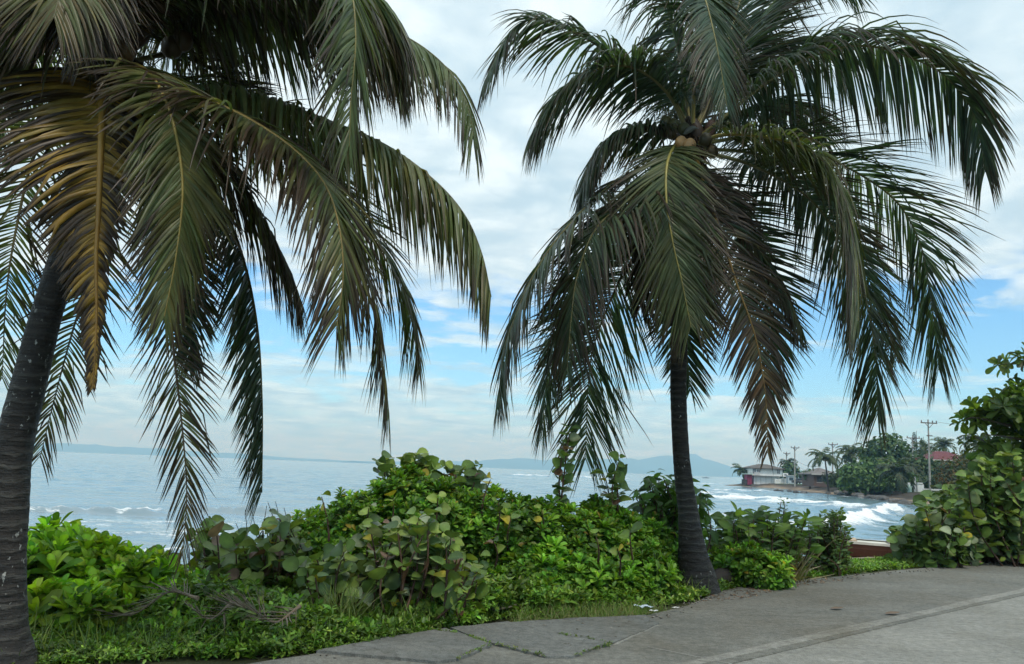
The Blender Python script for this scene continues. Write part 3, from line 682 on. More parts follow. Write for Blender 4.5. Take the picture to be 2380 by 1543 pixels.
def blob_points(blobs, dens, rng, shell=1.0, lump=.16, keep=.86, zmin=.02):
    PP, NN = [], []
    for (c, r) in blobs:
        area = 4 * pi * ((r[0] * r[1]) ** 1.6 / 3 + (r[0] * r[2]) ** 1.6 / 3 + (r[1] * r[2]) ** 1.6 / 3) ** (1 / 1.6)
        n = max(4, int(area * dens)); u = nrm(rng.normal(0, 1, (n, 3)))
        ph = rng.random(6) * 6.28
        k = shell * (1 + lump * (np.sin(u[:, 0] * 5 + ph[0]) * np.sin(u[:, 2] * 5 + ph[1]) + .7 * np.sin(u[:, 0] * 11 + ph[2]) * np.sin(u[:, 1] * 9 + ph[3])) + rng.normal(0, .04, n))
        p = c + r * u * k[:, None]; nn = nrm(u / r)
        ok = (p[:, 2] > gz(p[:, 0], p[:, 1]) + zmin)
        for (c2, r2) in blobs:
            if c2 is c: continue
            ok &= (((p - c2) / r2) ** 2).sum(1) > keep ** 2 * shell ** 2
        PP.append(p[ok]); NN.append(nn[ok])
    return np.concatenate(PP), np.concatenate(NN)
def stems_to(mb, base, tips, r, c, rng):
    for t in tips:
        b = base + np.array([rng.normal(0, .12), rng.normal(0, .12), 0])
        mid = b * .45 + t * .55 + np.array([rng.normal(0, .06), rng.normal(0, .06), -.04])
        C, _ = catmull([b, mid, t], 7); mb.tube(C, np.linspace(r, r * .4, 7), 5, np.array(c) * rng.uniform(.6, 1.3), cap=False)
NAU = [(.10, .22, .024), (.15, .29, .033), (.055, .13, .019), (.19, .27, .038), (.25, .21, .03)]
NAUW = [5, 4, 3, 1.2, .3]
def naupaka(label, blobs, dens, size, seed, cols=NAU, w=NAUW, name='green_shrub', group='shrubs on the verge', nl=11, tpl='obov', up=1.0, mat='glossy', lump=.16, inner=True, cat='shrub'):
    rng = np.random.default_rng(seed)
    c = np.mean([b[0] for b in blobs], 0); base = np.array([c[0], c[1], float(gz(c[0], c[1]))])
    root = thing(name, label, cat, base, group)
    mb = MB(); tips = []
    for shell, df in ((1.0, 1.0), (.82, .7)) if inner else ((1.0, 1.0),):
        p, n = blob_points(blobs, dens * df, rng, shell, lump)
        ax = nrm(n + np.array([0, 0, up]) + rng.normal(0, .22, p.shape))
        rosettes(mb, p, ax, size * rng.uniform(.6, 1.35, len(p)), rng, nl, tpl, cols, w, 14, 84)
        tips.append(p)
    mb.build('foliage', M[mat], root)
    sm = MB(); tp = np.concatenate(tips)
    idx = rng.choice(len(tp), min(len(tp), 70), replace=False)
    for (bc, br) in blobs:
        near_ = [i for i in idx if (((tp[i] - bc) / br) ** 2).sum() < 1.5][:14]
        g = np.array([bc[0], bc[1], float(gz(bc[0], bc[1])) - .05])
        stems_to(sm, g, tp[near_], .016, (.09, .075, .05), rng)
    if sm.n: sm.build('stem', M['stem'], root)
    return root
GRP = [(.11, .18, .04), (.17, .235, .048), (.065, .115, .036), (.17, .115, .085), (.32, .28, .03), (.20, .24, .14), (.10, .055, .035)]
def seagrape(label, stems, size, seed, w=(5, 4, 3, .8, .25, 2.2, .4), name='sea_grape_shrub', cat='shrub', group='sea grape shrubs on the verge', tpl='round', step=.065, cols=GRP, leafy=.75, mat='grape', droop=0.0, facing=.55):
    """stems: list of (base xyz, tip xyz)"""
    rng = np.random.default_rng(seed)
    b0 = np.mean([s_[0] for s_ in stems], 0); base = np.array([b0[0], b0[1], float(gz(b0[0], b0[1]))])
    root = thing(name, label, cat, base, group)
    mb, sm = MB(), MB(); pos, aa, nn = [], [], []
    for (b, t) in stems:
        b = np.array(b); t = np.array(t); L = np.linalg.norm(t - b)
        mid = (b + t) / 2 + rng.normal(0, .07 * L, 3) * np.array([1, 1, .4])
        C, Ln = catmull([b, mid, t], 40); T = nrm(np.gradient(C, axis=0))
        sm.tube(C[::4], np.linspace(.013, .005, 10) * (1 + L * .3), 5, np.array([.085, .05, .035]) * rng.uniform(.7, 1.4), cap=False)
        n = max(3, int(Ln * leafy / step)); az0 = rng.random() * 6.28
        for k in range(n):
            f = 1 - leafy * (k + rng.random() * .5) / n; i = int(np.clip(f * 39, 0, 39))
            h = np.array([cos(az0 + k * pi + rng.normal(0, .5)), sin(az0 + k * pi + rng.normal(0, .5)), 0])
            out = nrm(h + T[i] * rng.uniform(.15, .8) + np.array([0, 0, -droop]))
            nv = nrm(Z3 * rng.uniform(.2, 1.0) + T[i] * .4 + rng.normal(0, .45, 3) + np.array([0, -facing, 0]))
            pos.append(C[i] + out * .02); aa.append(out); nn.append(nv)
    pos, aa, nn = np.array(pos), np.array(aa), np.array(nn); m = len(pos)
    sel = rng.random(m) < .45; szs = size * rng.uniform(.5, 1.2, m); pc = palette(rng, m, cols, w)
    for tp_, k_ in ((tpl, ~sel), (tpl + '2' if tpl == 'round' else tpl, sel)):
        if k_.any(): scatter(mb, tp_, pos[k_], aa[k_], nn[k_], szs[k_], pc[k_])
    mb.build('foliage', M[mat], root); sm.build('stem', M['stem'], root)
    return root
def fan(cx, ybase, Y, dy, tops, rng, spread=.5, per=3):
    """stems rising to listed picture points (px,py) at depth about Y, from the ground below"""
    out = []
    for (px, py) in tops:
        for k in range(per):
            t = P(px + rng.normal(0, 9), py + abs(rng.normal(0, 14)) * (k > 0), Y + rng.normal(0, dy))
            g = t + (P(cx, py, Y) - t) * spread * rng.uniform(.5, 1.2); g = g + np.array([rng.normal(0, .1), rng.normal(0, .1), 0])
            g[2] = float(gz(g[0], g[1])); out.append((g, t))
    return out
R_ = np.random.default_rng(77)

# bright broad-leaved shrub by the left trunk
LB = [(.20, .34, .022), (.27, .42, .03), (.10, .22, .018), (.34, .44, .05)]
naupaka('bright yellow green broad leaved shrub beside the thick leaning trunk', [blob(110,1345,8.2,90,85,.5), blob(210,1372,8.0,90,75,.5), blob(60,1400,7.6,80,90,.4), blob(310,1400,7.9,85,70,.45), blob(390,1425,7.9,55,55,.35), blob(180,1440,7.2,110,50,.3)], 66, .185, 21, LB, [4, 4, 3, 1.5], lump=.2, up=.9)
# the big rounded green mass behind: several shrubs
naupaka('tallest rounded green shrub under the dark upright shoots', [blob(980,1225,10.8,150,108,.8), blob(870,1270,10.6,130,108,.8), blob(1090,1255,10.8,130,88,.8)], 118, .108, 22)
naupaka('green shrub sloping down to the sea behind the bare twigs', [blob(770,1295,10.6,95,95,.7), blob(700,1335,10.3,75,85,.6), blob(830,1350,10.0,100,90,.6)], 118, .10, 23)
naupaka('wide green shrub below the single tall leafy shoot', [blob(1210,1262,10.6,130,96,.7), blob(1310,1285,10.6,115,92,.7)], 118, .108, 24)
naupaka('green shrub left of the slim palm trunk', [blob(1420,1290,10.8,95,88,.6), blob(1500,1310,11.5,75,80,.5), blob(1395,1205,10.9,38,36,.3)], 118, .11, 25)
naupaka('low bright rosette shrub in front of the wide green one', [blob(1250,1345,9.8,80,46,.4), blob(1345,1350,9.8,80,42,.4), blob(1180,1370,9.6,60,34,.3), blob(1265,1300,10.0,55,38,.3)], 82, .13, 26, [(.11, .24, .028), (.15, .30, .035), (.07, .15, .02), (.19, .27, .04)], [5, 5, 3, 1])
naupaka('low bright rosette shrub against the foot of the slim palm', [blob(1490,1350,10.2,62,48,.35), blob(1540,1335,11.2,45,55,.35), blob(1430,1365,9.9,65,30,.3)], 82, .13, 27, [(.11, .24, .028), (.15, .30, .035), (.07, .15, .02), (.19, .27, .04)], [5, 5, 3, 1])
naupaka('low bright green shrub right of the slim palm foot', [blob(1720,1325,11.9,60,45,.4), blob(1770,1335,11.7,60,40,.4)], 82, .12, 28)
# sea grape shrubs
seagrape('sea grape shrub with pinkish round leaves and bare twigs at left', fan(540,1400,9.0,.35,[(380,1290),(420,1330),(365,1310),(400,1320),(350,1340),(500,1290),(610,1260),(470,1230),(490,1210),(530,1260),(560,1240),(590,1300),(620,1215),(645,1190),(670,1215),(700,1260),(640,1290),(560,1330),(480,1330),(690,1320),(390,1350),(450,1370),(600,1350),(540,1300)], R_, .3, 5), .16, 31, (5, 5, 2, .9, .5, 1.3, .5))
seagrape('dull green sea grape shrub with large pale round leaves in front', fan(930,1440,8.5,.3,[(740,1290),(700,1310),(720,1350),(690,1360),(660,1380),(800,1260),(820,1320),(920,1215),(980,1190),(1050,1230),(860,1210),(900,1270),(940,1230),(960,1190),(1000,1220),(1040,1250),(1080,1290),(1110,1320),(760,1350),(860,1340),(940,1330),(1020,1330),(1090,1370),(800,1380),(900,1390),(1000,1390),(740,1390),(1060,1410),(870,1290),(990,1280),(780,1310)], R_, .25, 4), .15, 32, (5, 4, 3, .45, .35, 2.2, .25))
seagrape('dark upright sea grape shoots on top of the tallest shrub', fan(1030,1150,11.0,.2,[(955,1052),(965,1075),(990,1060),(1015,1080),(1030,1095),(1045,1078),(1080,1085),(1095,1100),(1112,1072),(1060,1110),(1000,1100),(890,1058),(1080,1120)], R_, .15, 3), .17, 33, (4, 1.5, 5, .2, .5, 1, .3), leafy=.5)
seagrape('single tall leafy sea grape shoot standing above the hedge', [(P(1300,1200,10.6), P(1325,990,10.5)), (P(1303,1200,10.65), P(1322,1000,10.55))], .135, 34, (4, 1, 5, .1, .2, 1, .5), leafy=.85, step=.05)
seagrape('short dark sea grape shoot with one orange leaf beside the tall one', [(P(1435,1240,10.7), P(1440,1062,10.6)), (P(1425,1240,10.7), P(1405,1100,10.6)), (P(1430,1240,10.7), P(1432,1090,10.7))], .15, 35, (4, 1, 4, .5, .3, 1, .6), leafy=.7, step=.05)
seagrape('thin sprig with yellow leaves on the hedge', [(P(1120,1230,10.2), P(1143,1105,10.2))], .15, 36, (1, 2, 1, .2, 2, .5, .1), leafy=.35)
seagrape('thin sprig with pale yellow green leaves over the sloping shrub', [(P(765,1270,9.9), P(745,1145,9.9))], .15, 37, (1, 4, 1, .2, 2, .5, .1), leafy=.4)
seagrape('scattered sea grape sprigs growing up through the sloping shrub', [(P(x_, y_ + 90, 9.9), P(x_ + 8, y_, 9.75)) for x_, y_ in ((850,1175),(905,1150),(880,1210),(1010,1150),(1150,1160),(1180,1200),(1250,1180))], .14, 46, (4, 4, 2, .8, .8, 1.5, .5), leafy=.5, step=.07)
seagrape('dark sea grape sprigs low in the hedge left of the slim palm', [(P(x_, y_ + 70, 9.6), P(x_ - 6, y_, 9.4)) for x_, y_ in ((1120,1290),(1150,1250),(1140,1330),(1390,1240),(1440,1270),(1470,1230))], .14, 47, (4, 2, 4, .8, .4, 2, .5), leafy=.6, step=.07)
# sapling with drooping pointed leaves behind the slim trunk
PT = [(.07, .15, .03), (.11, .20, .04), (.04, .09, .025)]
seagrape('sapling with large drooping pointed leaves behind the slim palm trunk', fan(1560,1300,12.0,.3,[(1480,1130),(1510,1100),(1540,1085),(1560,1100),(1590,1110),(1620,1125),(1540,1150),(1500,1165),(1625,1140),(1575,1150),(1535,1120)], R_, .65, 4), .25, 38, (4, 3, 3), 'leafy_sapling', 'sapling', 'saplings on the verge', 'point', .05, PT, .45, 'glossy', .55, .3)
OV = [(.085, .16, .04), (.13, .22, .05), (.05, .10, .03), (.17, .26, .07)]
seagrape('bushy shrub with large oval leaves right of the slim palm', fan(1760,1340,12.8,.4,[(1650,1215),(1680,1195),(1710,1190),(1740,1195),(1770,1185),(1800,1205),(1830,1200),(1870,1195),(1850,1225),(1700,1240),(1760,1240),(1810,1250),(1660,1260),(1730,1275),(1790,1280),(1690,1290)], R_, .35, 6), .21, 39, (4, 4, 3, 1.5), 'oval_leaf_shrub', 'shrub', 'shrubs on the verge', 'oval', .05, OV, .7, 'glossy', .05, .4)
SM = [(.09, .15, .045), (.13, .20, .055), (.05, .09, .03)]
seagrape('upright small leaved shrub before the beached boat', fan(1920,1345,14.0,.3,[(1880,1240),(1900,1215),(1925,1190),(1940,1185),(1960,1215),(1890,1270),(1930,1235),(1950,1260),(1910,1290),(1965,1290),(1870,1300)], R_, .6, 11), .10, 40, (4, 3, 3), 'small_leaf_shrub', 'shrub', 'shrubs on the verge', 'oval', .022, SM, .85, 'weed', 0, .2)
seagrape('thin small leaved spire above the oval leaved shrub', fan(1815,1250,13.6,.1,[(1815,1152),(1808,1180),(1825,1185)], R_, .3, 3), .085, 41, (4, 3, 3), 'small_leaf_shrub', 'shrub', 'shrubs on the verge', 'oval', .03, SM, .9, 'weed', 0, .2)
# right hand side
seagrape('round leaved sea grape bush at the right pavement edge', fan(2190,1320,16.0,.5,[(2085,1225),(2105,1255),(2130,1200),(2150,1165),(2180,1150),(2210,1170),(2240,1190),(2160,1220),(2200,1230),(2120,1270),(2160,1270),(2220,1270),(2100,1290),(2180,1300),(2250,1250),(2265,1290),(2110,1240),(2140,1300)], R_, .35, 9), .205, 42, (4, 1.5, 5, .1, .1, 1.4, .1), leafy=.92, step=.06)
seagrape('tall sea grape thicket at the right frame edge', fan(2340,1300,17.0,.6,[(2215,1130),(2240,1100),(2280,1080),(2320,1090),(2360,1075),(2400,1090),(2230,1160),(2270,1140),(2320,1140),(2370,1140),(2420,1140),(2260,1180),(2310,1190),(2370,1190),(2300,1060),(2350,1040),(2440,1080),(2380,1250),(2420,1220)], R_, .3, 9), .225, 43, (4, 2, 5, .1, .1, .8, .1), leafy=.92, step=.065)
def branch_tree(label, limbs, clumps, size, seed, Y, cols, w, base_px):
    rng = np.random.default_rng(seed); b = G(*base_px); b[2] = float(gz(b[0], b[1]))
    root = thing('broadleaf_tree', label, 'tree', b, 'trees by the road'); sm, mb = MB(), MB()
    for pts, r in limbs:
        C, _ = catmull([b if p is None else P(p[0], p[1], Y + p[2]) for p in pts], 24); sm.tube(C, np.linspace(r, r * .25, 24), 7, (.08, .065, .05))
    sm.build('trunk', M['stem'], root)
    for (px, py, dy, n, sp) in clumps:
        c = P(px, py, Y + dy); p = c + rng.normal(0, 1, (n, 3)) * np.array([sp, sp * 1.3, sp * .75])
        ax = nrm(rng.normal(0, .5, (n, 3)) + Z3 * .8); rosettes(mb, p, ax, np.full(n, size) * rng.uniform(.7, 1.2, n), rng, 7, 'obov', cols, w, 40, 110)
    mb.build('crown', M['glossy'], root); return root
AL = [(.075, .13, .026), (.11, .17, .034), (.045, .08, .02)]
branch_tree('spreading tree with dark twisted branches above the right thicket',
  [([None,(2440,1150,.5),(2420,1020,.2)], .14), ([(2430,1080,.3),(2400,1010,.1),(2330,985,0),(2260,970,-.1),(2240,980,-.1)], .05), ([(2420,1050,.3),(2380,960,0),(2350,920,0)], .05), ([(2430,1060,.3),(2400,1030,.1),(2340,1015,0),(2290,1010,0)], .04), ([(2440,980,.3),(2420,850,0),(2370,843,0),(2320,848,0)], .02)],
  [(2250,978,0,5,.10),(2280,962,0,9,.16),(2310,955,0,14,.22),(2335,955,0,12,.2),(2352,935,0,11,.16),(2372,925,0,13,.17),(2398,950,0,26,.26),(2370,965,.2,22,.25),(2330,975,.2,12,.2),(2388,935,.1,9,.14),(2420,985,0,40,.3),(2325,847,0,1,.04),(2350,845,0,2,.04),(2370,832,0,2,.06),(2395,828,0,5,.08),(2380,1010,.5,16,.3),(2340,1035,.6,14,.3),(2300,1040,.6,8,.2)],
  .30, 51, 17.0, AL, [4, 4, 2], (2450,1325))

# ------------------------------------------------------------------ weeds, grass, dry fronds, litter
def in_poly(x, y, poly):
    ins = np.zeros(x.shape, bool); n = len(poly)
    for i in range(n):
        a, b = poly[i], poly[(i + 1) % n]; c = (a[1] > y) != (b[1] > y)
        with np.errstate(divide='ignore', invalid='ignore'): xi = (b[0] - a[0]) * (y - a[1]) / (b[1] - a[1]) + a[0]
        ins ^= c & (x < xi)
    return ins
def fill(polypx, dens, rng):
    poly = [G(*p)[:2] for p in polypx]; pa = np.array(poly); lo, hi = pa.min(0), pa.max(0)
    n = int((hi - lo).prod() * dens); x = rng.uniform(lo[0], hi[0], n); y = rng.uniform(lo[1], hi[1], n)
    k = in_poly(x, y, poly); return x[k], y[k]
rw = np.random.default_rng(8)
WEED = [(-150,1600),(80,1552),(300,1532),(420,1526),(560,1530),(640,1530),(740,1514),(900,1484),(1040,1462),(1110,1452),(1200,1434),(1350,1424),(1480,1415),(1560,1400),(1620,1396),(1655,1378),(1700,1364),(1790,1352),(1900,1340),(2090,1320),(2300,1302),(2300,1285),(2000,1305),(1750,1325),(1500,1350),(1150,1380),(700,1380),(300,1400),(-150,1420)]
mb = MB()
WC = [(.11, .22, .026), (.16, .27, .035), (.07, .145, .02), (.20, .28, .04)]
x, y = fill(WEED, 520, rw); m = len(x)
den = np.sin(x * 2.1 + np.sin(y * 1.7) * 1.5) * .5 + np.sin(y * 3.1 + x) * .4
hgt = np.clip(.09 + .05 * den + rw.normal(0, .025, m), .02, .3) * np.interp(x, [3.5, 5], [1, .45])
p = np.stack([x, y, gz(x, y) + hgt * rw.uniform(.15, 1.0, m)], 1)
back = np.clip((y - np.interp(x, [-4, -1.4, 0, 1.4, 3, 8], [6.0, 6.5, 7.6, 8.5, 11, 14]) - .3) / 1.0, 0, 1) * np.clip((4.0 - x) / 1.5, .1, 1)
p[:, 2] += back * .16 * (1 + den) * rw.uniform(.3, 1, m)
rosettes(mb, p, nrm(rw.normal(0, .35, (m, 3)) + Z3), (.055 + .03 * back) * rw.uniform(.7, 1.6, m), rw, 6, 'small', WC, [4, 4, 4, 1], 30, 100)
# low front fringe, denser and brighter
x, y = fill([(80,1556),(420,1532),(740,1519),(1040,1466),(1110,1454),(1200,1437),(1480,1419),(1580,1404),(1660,1380),(1760,1358),(1750,1348),(1640,1366),(1480,1395),(1100,1430),(700,1490),(80,1520)], 900, rw); m = len(x)
p = np.stack([x, y, np.abs(rw.normal(0, .035, m)) + .01], 1)
rosettes(mb, p, nrm(rw.normal(0, .4, (m, 3)) + Z3), .035 * rw.uniform(.6, 1.5, m), rw, 6, 'small', [(.11, .21, .025), (.15, .25, .035), (.07, .14, .02)], [4, 3, 3], 30, 100)
for (a_, b_) in (((1143,1504),(1060,1540)), ((1075,1480),(1143,1504)), ((1150,1503),(1270,1533)), ((1330,1533),(1430,1500)), ((1300,1480),(1425,1501)), ((1000,1470),(1060,1478))):
    pa, pb = G(*a_), G(*b_); m = 26; t = rw.random(m)[:, None]
    p = pa * (1 - t) + pb * t + rw.normal(0, .012, (m, 3)); p[:, 2] = .03
    rosettes(mb, p, nrm(rw.normal(0, .5, (m, 3)) + Z3), .022 * rw.uniform(.5, 1.4, m), rw, 5, 'small', [(.10, .18, .03), (.13, .16, .05)], [1, 1], 30, 100)
# grass blades in between
x, y = fill(WEED, 260, rw); m = len(x)
p = np.stack([x, y, gz(x, y) + .01], 1); a = nrm(rw.normal(0, .45, (m, 3)) + Z3)
scatter(mb, 'blade', p, a, nrm(rw.normal(0, 1, (m, 3))), rw.uniform(.12, .32, m) * np.interp(x, [3.5, 5], [1, .5]), palette(rw, m, [(.10, .18, .03), (.16, .20, .05), (.06, .11, .02)], [3, 2, 3]))
tag(mb.build('ground_cover', M['weed']), 'low bright green weeds covering the verge', 'ground cover', kind='stuff')
# dry clipped grass beside the slab
mb = MB(); x, y = fill([(1180,1452),(1330,1441),(1500,1434),(1560,1420),(1480,1414),(1220,1432)], 2600, rw); m = len(x)
p = np.stack([x, y, np.full(m, .0)], 1); a = nrm(rw.normal(0, .8, (m, 3)) + Z3)
scatter(mb, 'blade', p, a, nrm(rw.normal(0, 1, (m, 3))), rw.uniform(.06, .17, m), palette(rw, m, [(.20, .20, .08), (.11, .19, .035), (.25, .23, .11)], [2, 5, 1]))
tag(mb.build('dry_grass', M['weed']), 'straw coloured clipped grass beside the broken slab', 'grass', kind='stuff')
# fallen dry leaves and bits on the shoulder
mb = MB(); x, y = fill([(1600,1400),(1670,1372),(1760,1362),(1920,1347),(2000,1338),(2000,1350),(1850,1365),(1700,1400)], 260, rw); m = len(x)
scatter(mb, 'small', np.stack([x, y, np.full(m, .014)], 1), nrm(rw.normal(0, 1, (m, 3)) * np.array([1, 1, .1])), nrm(rw.normal(0, .2, (m, 3)) + Z3), rw.uniform(.015, .06, m), palette(rw, m, [(.16, .09, .05), (.10, .065, .04), (.22, .15, .09)], [3, 3, 2]))
tag(mb.build('leaf_litter', M['dry']), 'brown leaf litter scattered along the pavement edge', 'leaf litter', kind='stuff')
mb = MB(); rgv = np.random.default_rng(44)
x, y = fill([(740,1540),(1050,1500),(1300,1540),(1560,1440),(1680,1385),(1900,1352),(2380,1310),(2380,1302),(1900,1345),(1660,1378),(1480,1428),(1100,1460),(740,1518)], 60, rgv)
for xx, yy in zip(x, y):
    r = rgv.uniform(.006, .022); ico((xx, yy, .012 + r * .3), (r, r * .8, r * .6), np.array([.16, .15, .13]) * rgv.uniform(.5, 1.6), mb, int(xx * 997) % 999, 6, 4, .25)
tag(mb.build('gravel', M['rock']), 'small pale stones and crumbs along the pavement edge', 'gravel', kind='stuff')
def tuft(px, py, n, h, label, seed, cols, lean=.35, name='grass_tuft', sp=.08):
    rng = np.random.default_rng(seed); g = G(px, py); mb = MB()
    p = g + np.stack([rng.normal(0, sp, n), rng.normal(0, sp, n), np.zeros(n)], 1)
    a = nrm(rng.normal(0, lean, (n, 3)) + Z3)
    scatter(mb, 'blade', p, a, nrm(np.cross(a, rng.normal(0, 1, (n, 3)))), h * rng.uniform(.5, 1.15, n), palette(rng, n, cols, [1] * len(cols)))
    return tag(mb.build(name, M['weed']), label, 'grass', 'grass tufts on the verge')
tuft(790, 1462, 120, .42, 'tall pale green grass tuft under the front sea grape', 3, [(.16, .20, .05), (.20, .22, .08), (.11, .16, .04)])
tuft(1845, 1352, 70, .75, 'long dry grass leaning out beside the small leaved shrub', 4, [(.20, .17, .10), (.14, .13, .06)], .8)
def fallen(label, pts, seed, **kw):
    lm, rm = MB(), MB(); C = [P(*p) if isinstance(p, tuple) else p for p in pts]
    a = dict(leaf=.5, n=15, droop=.05, v0=.5, v1=.5, a0=35, a1=20, width=.016, green=(.20, .165, .11), old=(.10, .07, .05), age=.5, tipbrown=.3, ribc=(.20, .15, .10), rr=.014, bare=.05, seed=seed, sr=1, ragged=.4)
    a.update(kw); frond_geom(lm, rm, C, **a)
    root = thing('fallen_palm_frond', label, 'dry frond', C[0], 'dry fronds lying in the weeds')
    lm.build('leaflets', M['dry'], root); rm.build('midrib', M['dry'], root)
def gp(px, py, h):
    h = h + .16
    g = G(px, py); g = np.array([g[0], g[1], 0.0]); d = g - CAM; return np.array([g[0] + 0, g[1], h])
fallen('grey dry palm frond lying across the weeds at far left', [gp(450,1490,.18), gp(380,1480,.20), (300,1430,7.0), (190,1408,7.05)], 1, leaf=.26)
fallen('short dark dry frond between the two longer ones', [gp(530,1480,.12), (490,1438,6.75), (440,1410,6.8)], 2, leaf=.22, n=8)
fallen('pale dry frond lying in the weeds left of the grass tuft', [gp(690,1490,.12), (640,1446,6.8), (590,1420,6.85), (520,1400,6.9)], 3, leaf=.30)
# litter
def scrap(px, py, label, s, seed, c):
    rng = np.random.default_rng(seed); g = G(px, py); n = 7; mb = MB()
    u, v = np.meshgrid(np.linspace(-1, 1, n), np.linspace(-1, 1, n)); 
    z = .35 * np.abs(np.sin(u * 2.5 + seed) * np.cos(v * 3.1)) + .15 * rng.random(u.shape)
    V = np.stack([u * s * (1 + .2 * np.sin(3 * v)), v * s * .6, .03 + z * s * .8], -1).reshape(-1, 3) + np.array([g[0], g[1], .02])
    i = np.arange(n - 1)[:, None] * n; j = np.arange(n - 1)[None]
    mb.add(V, np.stack([i + j, i + j + 1, i + n + j + 1, i + n + j], -1).reshape(-1, 4), c=c)
    return tag(mb.build('plastic_litter', M['metal']), label, 'litter', 'plastic litter by the pavement')
scrap(1497, 1424, 'crumpled pale blue plastic wrapper in the dry grass', .09, 1, (.50, .60, .70))
scrap(1572, 1424, 'small white plastic scrap at the pavement corner', .035, 2, (.75, .75, .72))
scrap(1520, 1432, 'flat torn white plastic piece on the slab edge', .04, 3, (.6, .62, .62))
# dead leaf lying at the pavement edge
mb = MB(); g = G(1165, 1436)
scatter(mb, 'oval', np.array([[g[0] - .12, g[1], .06]]), np.array([[.8, .2, .35]]), np.array([[0, -.4, 1.]]), np.array([.30]), np.array([[.16, .15, .11]]))
tag(mb.build('dead_leaf', M['dry']), 'large grey dead leaf curled at the weed edge', 'dead leaf')
# bare twigs above the left sea grape
rt = np.random.default_rng(12)
root = thing('bare_twigs', 'bare brown twigs sticking up from the left sea grape shrub', 'twigs', G(590, 1400))
for (a_, b_) in [((575,1330),(570,1185)),((600,1330),(586,1190)),((612,1320),(620,1175)),((650,1300),(622,1165)),((700,1270),(640,1165)),((560,1340),(548,1215)),((520,1330),(505,1255)),((690,1260),(660,1180))]:
    p0, p1 = P(*a_, 9.2), P(*b_, 9.2); C, _ = catmull([p0, (p0 + p1) / 2 + rt.normal(0, .03, 3), p1], 10)
    mb = MB(); mb.tube(C, np.linspace(.008, .003, 10), 5, (.06, .035, .028)); mb.build('twig', M['stem'], root)

for k, (px, py, sz, lab) in enumerate([(1950,1420,.20,'curled brown leaf lying on the road beside the kerb strip'),(2080,1432,.22,'long brown dead leaf lying farther along the road')]):
    mb = MB(); g = G(px, py)
    scatter(mb, 'flat', np.array([[g[0] - sz / 2, g[1], .022]]), np.array([[.9, .35, .03]]), np.array([[.0, -.05, 1.]]), np.array([sz]), np.array([[.12, .08, .05]]))
    tag(mb.build('dead_leaf', M['dry']), lab, 'dead leaf')
# husk and leaf base lying by the slim palm
mb = MB(); a_ = G(1652, 1366); b_ = G(1712, 1358); C, _ = catmull([a_ + np.array([0, 0, .10]), (a_ + b_) / 2 + np.array([0, 0, .12]), b_ + np.array([0, 0, .05])], 14)
mb.tube(C, .13 * np.sin(np.linspace(.35, 2.9, 14)), 9, (.045, .035, .03)); tag(mb.build('fallen_leaf_base', M['dry']), 'dark fallen palm leaf base lying against the slim palm foot', 'leaf base')
for k, (pa, pb) in enumerate([((1505,1506),(1700,1546)), ((1530,1455),(1425,1502))]):
    a_, b_ = G(*pa)[:2], G(*pb)[:2]; e = nrm(b_ - a_); nn_ = np.array([-e[1], e[0]]) * .012
    mb = MB(); prism(mb, [a_ - nn_, b_ - nn_, b_ + nn_, a_ + nn_], -.02, .0125, .003, 40 + k)
    tag(mb.build('pavement_joint', M['strip'], smooth=False), 'thin pale joint line across the shoulder', 'joint', kind='structure')
